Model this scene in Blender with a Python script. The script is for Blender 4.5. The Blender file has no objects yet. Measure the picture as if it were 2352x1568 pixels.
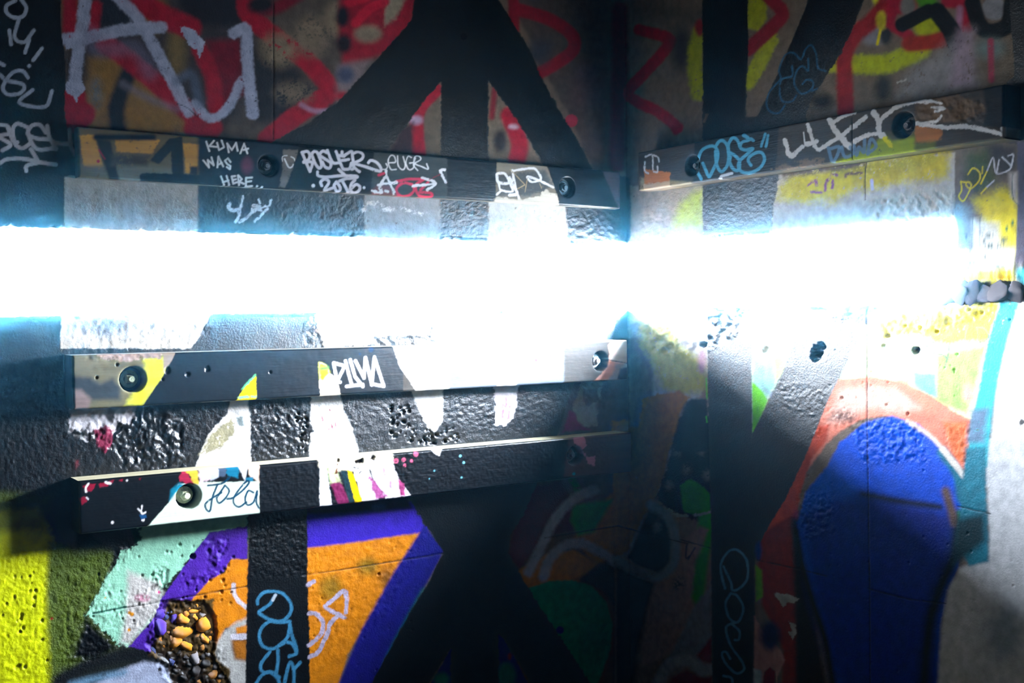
import bpy, bmesh, math, random
import numpy as np
from mathutils import Matrix, Vector, noise as mnoise

# ---------------------------------------------------------------- camera, sky, exposure
C = bpy.context.scene.collection
scn = bpy.context.scene
FW, FH = 2352, 1568
FPX = 2557.56                                   # focal length in pixels of the full frame
RW = np.array([[0.8240483006, 0.0256685292, -0.5659377394],
               [-0.5663878186, 0.0157866912, -0.8239876330],
               [-0.0122162663, 0.9995458504, 0.0275473383]])
CAM = np.array([-2.33272877, -2.74020626, -0.0982146])
cd = bpy.data.cameras.new('camera'); cam = bpy.data.objects.new('camera', cd); C.objects.link(cam)
cd.sensor_width = 36.0; cd.lens = FPX * 36.0 / FW; cd.clip_start = 0.05; cd.clip_end = 500
M = Matrix.Identity(4)
for i in range(3):
    for j in range(3):
        M[i][j] = RW[i, j]
    M[i][3] = CAM[i]
cam.matrix_world = M
scn.camera = cam
scn.view_settings.view_transform = 'Standard'
try: scn.view_settings.look = 'None'
except Exception: pass
scn.view_settings.exposure = 0.0
scn.view_settings.gamma = 1.0
scn.view_settings.use_curve_mapping = False

SKY, SEA = 930.0, 92.0
world = bpy.data.worlds.new('overcast_sky'); scn.world = world; world.use_nodes = True
wn, wl = world.node_tree.nodes, world.node_tree.links
wn.clear()
wo = wn.new('ShaderNodeOutputWorld'); wb = wn.new('ShaderNodeBackground')
wt = wn.new('ShaderNodeTexCoord'); ws = wn.new('ShaderNodeSeparateXYZ'); wr = wn.new('ShaderNodeValToRGB')
wm = wn.new('ShaderNodeMapRange'); wm.inputs[1].default_value = -1; wm.inputs[2].default_value = 1
wl.new(wt.outputs['Generated'], ws.inputs[0]); wl.new(ws.outputs['Z'], wm.inputs[0]); wl.new(wm.outputs[0], wr.inputs[0])
cr = wr.color_ramp
cr.elements[0].position = 0.0; cr.elements[0].color = (.72 * SEA, .86 * SEA, 1.0 * SEA, 1)
cr.elements[1].position = 1.0; cr.elements[1].color = (.55 * SKY, .74 * SKY, 1.0 * SKY, 1)
e = cr.elements.new(0.485); e.color = (.80 * SEA, .90 * SEA, 1.0 * SEA, 1)
e = cr.elements.new(0.505); e.color = (.84 * SKY, .91 * SKY, 1.0 * SKY, 1)
wl.new(wr.outputs[0], wb.inputs[0])
wd = wn.new('ShaderNodeVectorMath'); wd.operation = 'DOT_PRODUCT'; wd.inputs[1].default_value = (.707, -.707, 0)   # the brighter side of the sky
wq = wn.new('ShaderNodeMapRange'); wq.interpolation_type = 'SMOOTHSTEP'; wq.inputs[1].default_value = -.9; wq.inputs[2].default_value = .9; wq.inputs[3].default_value = .42; wq.inputs[4].default_value = 1.0
wl.new(wt.outputs['Generated'], wd.inputs[0]); wl.new(wd.outputs['Value'], wq.inputs[0]); wl.new(wq.outputs[0], wb.inputs[1])
wl.new(wb.outputs[0], wo.inputs[0])

Z_SILL, Z_HEAD = -0.097, 0.108                  # the observation slit
T_LEFT, T_RIGHT = 0.40, 0.18                    # wall thickness
SLIT_L, SLIT_R = -3.0, -1.176                   # where the slit ends along each wall
X0, Y0, ZF, ZC = -4.4, -4.8, -1.6, 1.2          # the room

def portal(name, loc, rot, sx, sy):             # guides the sky's light through the slit
    l = bpy.data.lights.new(name, 'AREA'); l.shape = 'RECTANGLE'; l.size = sx; l.size_y = sy
    l.cycles.is_portal = True
    o = bpy.data.objects.new(name, l); C.objects.link(o); o.location = loc; o.rotation_euler = rot
    return o
zc = (Z_SILL + Z_HEAD) / 2
portal('slit_portal', ((SLIT_L + T_RIGHT) / 2, T_LEFT + .01, zc), (-math.pi / 2, 0, 0), abs(SLIT_L) + T_RIGHT + .1, .26)
portal('slit_portal', (T_RIGHT + .01, (SLIT_R + T_LEFT) / 2, zc), (math.pi / 2, 0, math.pi / 2), abs(SLIT_R) + T_LEFT + .1, .26)

# ---------------------------------------------------------------- projection helpers
def project(P):                                  # world points -> pixels of the full frame
    q = (P - CAM) @ RW
    return np.stack([FW / 2 + FPX * q[..., 0] / -q[..., 2], FH / 2 - FPX * q[..., 1] / -q[..., 2]], -1)
def unproject(p, axis, val):                     # pixel -> point on the plane axis = val
    p = np.asarray(p, float)
    d = np.stack([(p[..., 0] - FW / 2) / FPX, -(p[..., 1] - FH / 2) / FPX, -np.ones(p.shape[:-1])], -1) @ RW.T
    t = (val - CAM[axis]) / d[..., axis]
    return CAM + d * t[..., None]

# ---------------------------------------------------------------- paint layers
MX = 140
CW, CH = FW + 2 * MX, FH + 2 * MX
rng = np.random.default_rng(7)
def vnoise(cell, seed, h=CH, w=CW):
    r = np.random.default_rng(seed)
    gh, gw = int(h / cell) + 3, int(w / cell) + 3
    g = r.random((gh, gw)).astype(np.float32)
    def ax(n):
        t = np.arange(n, dtype=np.float32) / cell
        i = t.astype(int); f = t - i; f = f * f * (3 - 2 * f)
        return i, f.astype(np.float32)
    iy, fy = ax(h); ix, fx = ax(w)
    rows = g[iy] * (1 - fy)[:, None] + g[iy + 1] * fy[:, None]
    return rows[:, ix] * (1 - fx) + rows[:, ix + 1] * fx
NF = .55 * vnoise(3.2, 1) + .45 * vnoise(7, 2)            # fine
NM = .6 * vnoise(13, 3) + .4 * vnoise(6, 4)               # medium
NL = .6 * vnoise(70, 5) + .4 * vnoise(28, 6)              # large
NS = .5 * vnoise(1.7, 8) + .5 * vnoise(4, 9)              # speckle

def c(r, g, b):
    v = np.array([r, g, b], np.float32) / 255
    return np.where(v <= .04045, v / 12.92, ((v + .055) / 1.055) ** 2.4).astype(np.float32)
BK = c(7, 10, 16); TAU = c(122, 106, 92); CON = c(172, 160, 150); RED = c(160, 9, 40); DRED = c(112, 8, 34)
LAV = c(172, 178, 206); WHT = c(238, 234, 230); GOLD = c(188, 138, 40); ORG = c(248, 146, 6); YEL = c(250, 230, 6)
LIM = c(206, 216, 8); GRN = c(48, 150, 18); EMR = c(14, 128, 86); MINT = c(178, 242, 206); PUR = c(88, 40, 176)
NAVY = c(22, 22, 116); BLU = c(0, 84, 232); SAL = c(246, 142, 116); ORR = c(196, 62, 34); TEAL = c(18, 118, 146)
CYA = c(58, 190, 208); TBL = c(66, 142, 180); MAR = c(120, 28, 58); OCH = c(168, 108, 30); INK = c(10, 58, 84)

class Layer:
    def __init__(s, base):
        s.c = np.empty((CH, CW, 3), np.float32); s.c[:] = base
        s.r = np.full((CH, CW), .62, np.float32)           # roughness
        s.h = np.zeros((CH, CW), np.float32)               # relief, metres
        s.b = np.full((CH, CW), .35, np.float32)           # fine bump
        s.s = np.full((CH, CW), .14, np.float32)           # gloss
W = Layer(TAU); K = Layer(c(62, 56, 50))
PAN = dict(A=(0, 0, 2.904), B=(780, 0, 2.904), C=(1552, 0, 2.904), D=(0, 500, 2.904), E=(780, 500, 2.904),
           F=(1552, 500, 2.904), G=(0, 1028, 2.904), H=(780, 1028, 2.904), I=(1552, 1028, 2.904),
           K1=(440, 310, 7.84), K2=(680, 330, 6.533), K3=(1120, 340, 6.533), K4=(1560, 280, 7.84), K5=(1780, 220, 6.533),
           K6=(2080, 340, 4.125), K7=(0, 0, 3.733), K8=(140, 780, 4.704), L1=(140, 1040, 4.612), L2=(680, 780, 3.92),
           L3=(1200, 700, 3.563), L4=(480, 1280, 5.445), L5=(180, 1340, 5.88), L6=(1420, 980, 2.667),
           L7=(1560, 680, 2.970), L8=(1560, 0, 2.970), P=(0, 0, 1))
def pts(pan, s):
    x0, y0, k = PAN[pan]
    return np.array([[float(t) for t in q.split(',')] for q in s.split()]) / k + [x0, y0]
def box(a, m):
    x0, y0 = np.floor(a.min(0) - m).astype(int) + MX; x1, y1 = np.ceil(a.max(0) + m).astype(int) + MX
    x0, y0, x1, y1 = max(0, x0), max(0, y0), min(CW, x1), min(CH, y1)
    if x1 <= x0 or y1 <= y0: return None
    yy, xx = np.mgrid[y0:y1, x0:x1].astype(np.float32)
    return slice(y0, y1), slice(x0, x1), xx - MX, yy - MX
def segdist(xx, yy, a, closed):
    d = np.full(xx.shape, 1e12, np.float32)
    n = len(a)
    for i in range(n if closed else n - 1):
        p, q = a[i], a[(i + 1) % n]
        v = q - p; L = float(v @ v) + 1e-9
        t = np.clip(((xx - p[0]) * v[0] + (yy - p[1]) * v[1]) / L, 0, 1)
        d = np.minimum(d, (xx - p[0] - t * v[0]) ** 2 + (yy - p[1] - t * v[1]) ** 2)
    return np.sqrt(d)
def smooth(a, n=5):
    if len(a) < 3: return a
    e = np.vstack([2 * a[0] - a[1], a, 2 * a[-1] - a[-2]]); out = []
    for i in range(1, len(e) - 2):
        p0, p1, p2, p3 = e[i - 1:i + 3]
        for t in np.linspace(0, 1, n, endpoint=False):
            out.append(.5 * (2 * p1 + (p2 - p0) * t + (2 * p0 - 5 * p1 + 4 * p2 - p3) * t * t + (3 * p1 - p0 - 3 * p2 + p3) * t ** 3))
    out.append(a[-1]); return np.array(out)
def lay(lay_, ys, xs, sd, col, f, a, wear, ro, ho, bu, rough, big=0):
    n = rough * 2 * (NF[ys, xs] - .5) + rough * 1.4 * (NM[ys, xs] - .5) + big * 2 * (NL[ys, xs] - .5)
    al = np.clip(.5 - (sd + n) / (2 * max(f, .6)), 0, 1); al = al * al * (3 - 2 * al) * a
    if wear > 0:
        q = .55 * NS[ys, xs] + .45 * NM[ys, xs]
        al = al * np.clip((q - (wear * .62 + .12)) / .12, 0, 1)
    t = al[..., None]
    lay_.c[ys, xs] = lay_.c[ys, xs] * (1 - t) + col * t
    if ro is not None: lay_.r[ys, xs] = lay_.r[ys, xs] * (1 - al) + ro * al
    if bu is not None: lay_.b[ys, xs] = lay_.b[ys, xs] * (1 - al) + bu * al
    if lay_.s is not None: g_ = .42 if (ro is not None and ro < .37) else (.13 if ro is not None else .12); lay_.s[ys, xs] = lay_.s[ys, xs] * (1 - al) + g_ * al
    if ho: lay_.h[ys, xs] += ho * al
def poly(L, pan, s, col, f=1.2, rough=1.2, a=1., wear=0., ro=None, h=0, bu=None, big=0):
    p = pts(pan, s); b = box(p, f + 3 * rough + big + 2)
    if b is None: return
    ys, xs, xx, yy = b
    d = segdist(xx, yy, p, True); ins = np.zeros(xx.shape, bool); n = len(p)
    for i in range(n):
        (x1, y1), (x2, y2) = p[i], p[(i + 1) % n]
        if y1 == y2: continue
        ins ^= ((y1 > yy) != (y2 > yy)) & (xx < (x2 - x1) * (yy - y1) / (y2 - y1) + x1)
    lay(L, ys, xs, np.where(ins, -d, d), col, f, a, wear, ro, h, bu, rough, big)
def line(L, pan, s, w, col, f=.9, rough=.5, a=1., wear=0., ro=None, h=0, bu=None, sm=True):
    p = pts(pan, s)
    if sm: p = smooth(p)
    b = box(p, w / 2 + f + 2 * rough + 2)
    if b is None: return
    ys, xs, xx, yy = b
    lay(L, ys, xs, segdist(xx, yy, p, False) - w / 2, col, f, a, wear, ro, h, bu, rough)
def lines(L, pan, ss, w, col, **k):
    for s in ss.split('/'): line(L, pan, s.strip(), w, col, **k)
def blob(L, pan, x, y, rx, ry, col, f=8, **k):            # soft spray spot, radii in photo pixels
    q = pts(pan, '%f,%f' % (x, y))[0]
    t = np.linspace(0, 2 * math.pi, 15)[:-1]
    s = ' '.join('%.2f,%.2f' % (q[0] + rx * math.cos(u), q[1] + ry * math.sin(u)) for u in t)
    poly(L, 'P', s, col, f=f, **k)
def dot(L, pan, x, y, r, col, **k): blob(L, pan, x, y, r, r, col, f=.8, rough=.3, **k)
def relief(L, pan, s, amp, cell, f=14, seed=0, ridged=False, bias=0.0):   # lumps and pits, amp in metres
    p = pts(pan, s); b = box(p, f + 2)
    if b is None: return
    ys, xs, xx, yy = b
    d = segdist(xx, yy, p, True); ins = np.zeros(xx.shape, bool); n = len(p)
    for i in range(n):
        (x1, y1), (x2, y2) = p[i], p[(i + 1) % n]
        if y1 == y2: continue
        ins ^= ((y1 > yy) != (y2 > yy)) & (xx < (x2 - x1) * (yy - y1) / (y2 - y1) + x1)
    m = np.clip(.5 - (np.where(ins, -d, d) + 10 * (NM[ys, xs] - .5)) / (2 * f), 0, 1)
    hh, ww = xx.shape
    q = .55 * vnoise(cell, 100 + seed, hh, ww) + .3 * vnoise(cell * .5, 200 + seed, hh, ww) + .15 * vnoise(cell * .25, 300 + seed, hh, ww)
    q = (q - .5) * 2
    if ridged: q = 1 - 2.6 * np.abs(q)
    L.h[ys, xs] += amp * m * (q + bias)
def pit(L, pan, x, y, r, depth, edge=.25):
    q = pts(pan, '%f,%f' % (x, y))[0]
    b = box(np.array([q]), r * 1.6)
    if b is None: return
    ys, xs, xx, yy = b
    d = np.hypot(xx - q[0], yy - q[1]) / r + edge * (NF[ys, xs] - .5)
    L.h[ys, xs] -= depth * np.clip((1 - d) * 3, 0, 1)
def pits(L, pan, x0, y0, x1, y1, n, r0, r1, depth, seed):
    rr = np.random.default_rng(seed)
    for _ in range(n):
        pit(L, pan, rr.uniform(x0, x1), rr.uniform(y0, y1), rr.uniform(r0, r1), depth * rr.uniform(.5, 1), .8)
def bk(L, pan, s, f=1.2, rough=2.0, **k): poly(L, pan, s, BK, f=f, rough=rough, ro=.31, bu=.32, **k)
# base: blotchy bare concrete
_t = np.clip((NL - .35) * 2.2, 0, 1)[..., None]
W.c = W.c * (1 - .45 * _t) + c(96, 84, 76) * .45 * _t
# ======================= upper left wall
poly(W, 'A', '400,-300 2800,-300 2800,1100 400,1100', c(84, 74, 68), f=10)
poly(W, 'A', '420,-200 1700,-200 1660,700 1500,900 430,900', c(58, 52, 56), f=24, rough=5, big=14)
poly(W, 'A', '395,-60 560,-60 560,330 430,330', c(112, 86, 54), f=8, big=6)
poly(W, 'A', '590,380 870,350 1050,560 1260,740 1240,900 560,890', c(140, 104, 46), f=16, rough=3, big=6)
blob(W, 'A', 1010, 90, 36, 48, c(126, 98, 46), f=20)
blob(W, 'A', 1180, 330, 22, 60, c(120, 100, 60), f=18)
poly(W, 'A', '650,-40 850,-40 960,210 640,180', c(34, 38, 50), f=14)
poly(W, 'A', '1180,-40 1640,-40 1600,160 1300,170', c(27, 27, 38), f=16, big=6)
poly(W, 'A', '1640,320 1860,330 2060,560 2260,720 1700,830', c(34, 32, 38), f=18, big=6)
poly(W, 'A', '1380,270 1600,260 1640,620 1450,720', DRED, f=12)
line(W, 'A', '870,460 780,700 790,880', 40, c(28, 32, 44), f=10, rough=2)
blob(W, 'A', 640, 620, 14, 34, c(110, 110, 110), f=16, wear=.3)
for s, w in (('470,-40 465,220', 34), ('490,640 515,800', 56), ('640,40 620,230', 26), ('700,290 830,380 1000,520 1180,680 1370,850', 44),
             ('1330,330 1410,500 1440,720', 36), ('820,-60 1060,90 1270,190', 52), ('560,760 490,800', 54), ('1290,860 1420,850', 44)):
    line(W, 'A', s, w, RED, f=7, rough=2)
line(W, 'A', '1635,-60 1665,100 1850,260 2060,420 2195,590 2140,660 1950,790 1780,930', 44, RED, f=5, rough=2)
line(W, 'A', '2000,-40 1820,60 1700,40', 30, DRED, f=8)
blob(W, 'A', 1860, 330, 40, 38, c(134, 118, 96), f=22, wear=.3)
blob(W, 'A', 2080, 240, 40, 46, c(128, 112, 94), f=20, wear=.35)
blob(W, 'A', 1960, 620, 44, 24, c(118, 104, 88), f=20, wear=.4)
blob(W, 'A', 2250, 130, 30, 40, c(136, 120, 100), f=14, wear=.2)
blob(W, 'A', 1740, 30, 30, 20, c(24, 24, 34), f=12)
# white aerosol letters
for s, w in (('574,-40 548,180 505,470 500,590', 29), ('425,262 560,255 700,225 900,192 1075,183', 28), ('760,-40 910,110 1010,280 1130,500 1255,745', 27),
             ('1560,220 1640,200 1650,400 1685,760', 27), ('1300,690 1400,790 1520,720 1610,540', 20)):
    line(W, 'A', s, w, LAV, f=4, rough=2.5, a=.92, wear=.12)
poly(W, 'A', '430,570 470,530 550,540 570,600 520,650 512,690 495,640 450,620', LAV, rough=3)
poly(W, 'A', '1200,180 1290,190 1365,280 1355,340 1330,388 1310,330 1250,290', LAV, rough=4, wear=.1)
poly(W, 'A', '430,260 520,250 520,330 440,330', LAV, rough=3)
line(W, 'A', '600,230 650,330 900,330 1000,480', 36, c(120, 116, 148), f=16, a=.45)
line(W, 'A', '1180,540 1280,500 1330,690', 20, c(92, 104, 130), f=10, a=.7)
line(W, 'A', '820,560 1000,660 1180,730', 16, c(128, 122, 140), f=10, a=.55)
line(W, 'A', '2010,700 2100,740 2230,740', 11, c(170, 140, 170), f=5, a=.7)
line(W, 'A', '1180,690 1250,720 1320,780', 1.6, c(30, 26, 30), h=-.001)
# right half of the upper left wall
poly(W, 'B', '0,-200 560,-200 480,150 350,330 200,400 0,470', c(150, 20, 42), f=10, big=6)
poly(W, 'B', '310,-30 450,-30 370,130 300,170', c(150, 138, 120), f=7, rough=3)
blob(W, 'B', 190, 225, 32, 20, c(140, 126, 108), f=10)
line(W, 'B', '110,150 200,60 300,10', 22, c(196, 20, 52), f=5)
line(W, 'B', '60,20 180,-20 260,-60', 20, c(196, 20, 52), f=5)
blob(W, 'B', 20, 110, 16, 24, c(22, 26, 40), f=10); blob(W, 'B', 30, 290, 18, 22, c(30, 24, 34), f=10)
poly(W, 'B', '-20,420 210,400 90,600 -20,690', c(132, 118, 122), f=14, big=6)
blob(W, 'B', 40, 500, 20, 20, c(70, 76, 104), f=12); blob(W, 'B', 20, 640, 16, 10, RED, f=8)
poly(W, 'B', '660,540 690,1060 340,1060 400,860', c(104, 92, 78), f=2)
line(W, 'B', '640,600 520,760 530,1060', 32, RED, f=4); blob(W, 'B', 510, 800, 16, 10, c(176, 150, 178), f=7)
poly(W, 'B', '400,860 490,820 490,1020 330,1030', c(56, 36, 44), f=8)
poly(W, 'B', '988,540 1330,1100 985,1100', c(110, 98, 84), f=2)
line(W, 'B', '1130,770 1200,950 1180,1080', 40, RED, f=6); line(W, 'B', '1040,560 1015,780', 13, c(130, 30, 44), f=5)
blob(W, 'B', 1070, 940, 16, 26, c(44, 38, 40), f=10); blob(W, 'B', 1160, 845, 12, 6, c(190, 160, 180), f=5)
poly(W, 'B', '1040,-200 1900,-200 1900,1130 1700,1130', c(86, 72, 70), f=6, big=8)
line(W, 'B', '1160,-60 1165,280', 25, c(140, 14, 36), f=4); line(W, 'B', '1180,60 1400,130 1545,230 1560,330 1450,420 1310,500', 29, c(150, 12, 38), f=4)
blob(W, 'B', 1330, 350, 26, 30, c(62, 60, 72), f=20); blob(W, 'B', 1640, 560, 30, 50, c(96, 74, 84), f=24)
dot(W, 'B', 1545, 805, 15, c(180, 44, 70))
# ======================= corner and upper right wall
poly(W, 'C', '-240,-200 2800,-200 2800,1560 -240,1560', c(122, 108, 92), f=4, big=5)
line(W, 'B', '1870,60 1865,600 1850,1100', 36, c(98, 8, 32), f=9, rough=2)
line(W, 'B', '2000,200 2180,250 2195,300 2060,460 1930,610 1990,680 2130,750 2255,850', 27, c(166, 14, 40), f=3.5, rough=1.5)
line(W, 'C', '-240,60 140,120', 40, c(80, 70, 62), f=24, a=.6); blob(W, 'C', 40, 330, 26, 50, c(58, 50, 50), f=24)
blob(W, 'C', 0, 850, 11, 18, RED, f=4)
line(W, 'L8', '140,230 105,420 135,640', 34, c(166, 178, 8), f=7, wear=.15, rough=3); blob(W, 'L8', 140, 190, 12, 20, c(150, 30, 30), f=6)
poly(W, 'L8', '460,-60 590,-60 600,130 540,210 460,190', c(178, 188, 8), f=5, rough=2, wear=.12)
line(W, 'L8', '620,270 540,440 465,560', 36, c(178, 188, 8), f=5, rough=3, wear=.15)
line(W, 'L8', '590,-40 690,60 695,120 620,200 470,340', 32, c(150, 24, 40), f=4, rough=1.5)
blob(W, 'L8', 1320, 230, 30, 26, c(140, 140, 150), f=12); blob(W, 'L8', 1410, 235, 15, 22, c(44, 46, 52), f=8)
line(W, 'L8', '1050,430 1240,440 1420,435 1560,380 1650,345', 44, c(188, 200, 6), f=7, rough=4, wear=.16)
line(W, 'L8', '1340,-40 1380,60', 22, LIM, f=6)
line(W, 'L8', '1450,-40 1330,130 1200,240 1130,380 1130,560 1138,800', 38, c(160, 28, 34), f=6, rough=2)
line(W, 'L8', '1390,120 1352,300', 6, YEL, f=2); blob(W, 'L8', 1380, 140, 12, 22, c(200, 190, 10), f=6)
poly(W, 'L8', '1420,-60 1660,-60 1610,80 1490,100 1450,210 1410,180', c(170, 16, 46), f=5)
line(W, 'L8', '1480,190 1570,245', 26, c(170, 16, 46), f=5)
blob(W, 'L8', 1560, 40, 18, 24, c(120, 120, 116), f=6)
line(W, 'L8', '1660,-30 1720,60 1740,170', 40, c(66, 140, 10), f=7); blob(W, 'L8', 1690, 190, 30, 24, c(186, 196, 8), f=8)
line(W, 'L8', '1570,300 1690,290 1800,265', 36, c(168, 40, 26), f=6)
line(W, 'L8', '1830,10 1930,30 1965,180', 30, c(170, 16, 46), f=5); line(W, 'L8', '1915,60 1905,210', 15, c(170, 120, 150), f=6)
line(W, 'L8', '1520,170 1700,75', 33, BK, f=3); line(W, 'L8', '1760,80 1850,200 1890,300', 42, BK, f=3)
blob(W, 'L8', 2150, 60, 30, 26, c(146, 146, 152), f=4)
line(W, 'L8', '2000,20 2050,170 2130,215 2240,170 2270,20', 38, BK, f=4)
poly(W, 'L8', '1660,420 2000,210 2040,570 1850,610 1500,650 1560,520', c(158, 156, 160), f=24, rough=5, big=12, a=.8, wear=.25)
poly(W, 'L8', '1900,200 2010,210 2010,580 1840,600', c(176, 150, 172), f=14, a=.6, wear=.2)
blob(W, 'L8', 2120, 330, 30, 22, c(120, 140, 140), f=20); line(W, 'L8', '2125,280 2130,545', 14, c(176, 66, 90), f=4, wear=.2)
line(W, 'L8', '1490,560 1545,545', 5, c(200, 196, 190), rough=3); blob(W, 'L8', 1390, 600, 20, 30, c(52, 50, 48), f=14); blob(W, 'L8', 970, 690, 26, 20, c(40, 40, 40), f=16)
# black starburst, upper
bk(W, 'P', '975,-140 1120,-140 1145,0 1215,110 1246,182 1300,280 1330,325 1362,390 1362,430 1255,430 1255,390 1190,280 1122,187 1122,560 1010,560 1013,187 970,237 937,285 890,345 890,440 655,455 655,345 600,338 700,287 775,235 880,120 945,45', rough=3)
bk(W, 'P', '-200,-200 138,-200 140,60 152,150 148,250 160,330 178,335 178,412 148,416 147,600 -200,600')
bk(W, 'L8', '155,-400 465,-400 470,150 472,400 460,560 455,800 540,790 580,700 680,480 790,230 905,-60 1300,-400 1400,-400 1210,130 1100,375 1000,520 920,650 870,760 860,1160 600,1560 165,1560 165,1160 160,960 160,600 160,300', rough=2.5)
bk(W, 'L8', '2240,-400 2700,-400 2700,1000 2230,980 2230,560 2290,520 2280,380 2262,200')
line(W, 'L8', '190,780 172,830', 5, c(120, 100, 80), rough=2)
# markers on the upper black
TB2 = c(58, 104, 138)
lines(W, 'L8', '720,720 680,770 620,760 595,700 620,620 690,540 680,480 720,380 780,360 830,405 860,340 900,308 935,370 945,460 1000,485/770,450 770,520 700,540 685,620 705,690 770,690 800,650/880,400 880,480 840,450 800,490 785,570 835,640 905,605 910,555 870,545 840,575/905,620 940,605', 4, TB2, wear=.12)
VM = c(176, 186, 206)
lines(W, 'K7', '185,0 225,70 195,140 120,150 60,110 55,50 130,5/165,155 125,320 210,360 290,260/80,260 95,380/250,340 215,450/360,415 285,515/0,540 35,560/240,665 195,610 120,615 50,690 25,760 70,810 170,800 210,750 180,715 60,690 0,640/280,770 165,880 385,915 445,780', 8.6, VM, rough=.6, wear=.06)
dot(W, 'K7', 250, 566, 4.5, VM)
VW = c(226, 222, 232)
lines(W, 'K7', '0,1070 60,1080 90,1140 0,1160/0,1180 90,1240 20,1290/70,1100 110,1200 150,1220/230,1090 150,1060 110,1110 130,1230 190,1270 260,1230/395,1140 340,1070 270,1080 240,1150 330,1190 430,1200 480,1280/480,1270 330,1280 270,1220 240,1140/405,1080 430,1190 500,1230 590,1235/597,1110 605,1240 640,1320/0,1400 60,1365 200,1360 340,1390 480,1412/265,1280 320,1370/330,1395 230,1420 225,1465', 9, VW, rough=.5)
dot(W, 'P', 1065, 84, 8, c(30, 30, 34))
# ======================= strip of wall under the upper planks
poly(W, 'P', '148,405 455,405 455,600 148,600', c(178, 170, 158), f=1.5, rough=2, wear=.05)
bk(W, 'P', '455,405 838,405 838,600 455,600', f=5)
poly(W, 'P', '838,405 1010,405 1010,600 838,600', c(158, 158, 158), f=3, rough=3, wear=.12)
line(W, 'K2', '1010,980 1070,890 1150,900 1250,930 1330,985 1450,975', 11, WHT, rough=5, wear=.5); line(W, 'K2', '1550,950 1750,1020 1950,1060', 12, WHT, rough=5, wear=.62)
poly(W, 'P', '1122,405 1290,405 1300,480 1310,600 1122,600', c(186, 186, 184), f=2, rough=4, wear=.1)
bk(W, 'P', '1290,405 1445,405 1445,600 1310,600 1300,490', rough=4)
bk(W, 'P', '1440,440 1458,450 1455,530 1440,560', rough=4)
lines(W, 'K1', '925,1110 905,1230 870,1340 840,1480 780,1568/690,1240 660,1310 740,1360 860,1330/1210,1160 1240,1230/1120,1270 1230,1280/1430,1180 1390,1270 1290,1300 1100,1380 1000,1480 870,1560/1090,1340 1250,1350/1360,1320 1250,1450 1130,1560', 6.5, VW, rough=2.2, wear=.22)
poly(W, 'C', '-300,1240 200,1200 190,1600 -300,1600', c(168, 156, 142), f=3, rough=2, wear=.1)
poly(W, 'C', '30,1360 120,1280 185,1260 185,1600 -60,1600', c(190, 206, 84), f=14, rough=4, wear=.15)
poly(W, 'K5', '0,1150 2700,850 2700,2400 -60,2400', c(206, 194, 180), f=2, rough=2)
poly(W, 'K5', '60,1350 260,1180 2600,850 2600,1120 1900,1200 1500,1300 900,1568 30,1568', c(228, 214, 24), f=16, rough=6, big=10, wear=.12)
poly(W, 'K5', '1000,1100 2600,860 2600,1240 1900,1330 1300,1420', c(226, 206, 20), f=16, rough=6, wear=.2)
line(W, 'K5', '900,1130 1400,1090 2000,990 2352,930', 30, c(190, 180, 30), f=12, rough=5, wear=.36)
line(W, 'K5', '150,1170 800,1090 1300,1010', 16, c(110, 92, 74), f=8, rough=4, wear=.3)
lines(W, 'K5', '750,1420 770,1300 850,1190 930,1190/870,1270 860,1380/490,1350 600,1270 620,1340/540,1440 700,1450', 6, c(150, 90, 116), f=2, rough=2, wear=.3)
lines(W, 'K5', '1060,1210 1090,1170 1300,1160', 7, c(120, 92, 70), f=3, wear=.35); line(W, 'K5', '1450,1270 1460,1400', 7, c(214, 210, 214), f=2)
bk(W, 'P', '1614,425 1790,395 1786,430 1776,470 1772,500 1760,560 1614,560', rough=3)
line(W, 'K5', '1370,1000 1350,1180 1350,1560', 2.2, c(60, 60, 40), h=-.002)
poly(W, 'K6', '580,60 800,0 860,300 700,460 560,330', c(72, 88, 46), f=18, rough=5, wear=.1)
poly(W, 'K6', '780,-40 1062,-40 1055,230 900,270 800,120', c(62, 58, 60), f=16, rough=3)
poly(W, 'K6', '440,520 620,540 660,700 650,960 440,960', c(130, 140, 152), f=12, rough=4, wear=.12)
poly(W, 'K6', '640,480 900,380 1060,420 1055,1060 880,900 760,720', c(246, 230, 10), f=16, rough=5, wear=.06)
poly(W, 'K6', '640,680 880,720 900,930 1040,940 1030,1160 470,1180 480,960 640,950', c(226, 226, 216), f=10, rough=2)
poly(W, 'K6', '520,1190 1030,1130 1010,1300 520,1300', c(240, 236, 80), f=12, rough=4); blob(W, 'K6', 920, 1220, 18, 10, c(236, 190, 0), f=7)
poly(W, 'K6', '1058,-60 1300,-60 1300,1110 1030,1120 1046,950 1060,600', c(88, 84, 104), f=2, rough=1.5)
poly(W, 'K6', '980,240 1055,230 1055,520 1000,460', c(206, 196, 194), f=8)
poly(W, 'K6', '1040,1140 1300,1080 1300,1340 1100,1300', c(70, 190, 206), f=6, rough=4)
YT = c(250, 226, 40)
lines(W, 'K6', '590,250 640,190 700,230 700,300 640,370 600,380 572,345 590,318 622,345 610,385/525,315 530,400 505,460 550,500 615,385/525,320 610,325/730,175 725,240/715,430 770,370/715,335 775,210', 3.2, YT)
lines(W, 'K6', '775,210 830,90 862,240 1000,185 915,85/862,240 885,110/970,75 1020,65 1000,180/770,370 838,308', 3.2, VW)
DG = c(70, 96, 100)
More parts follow.
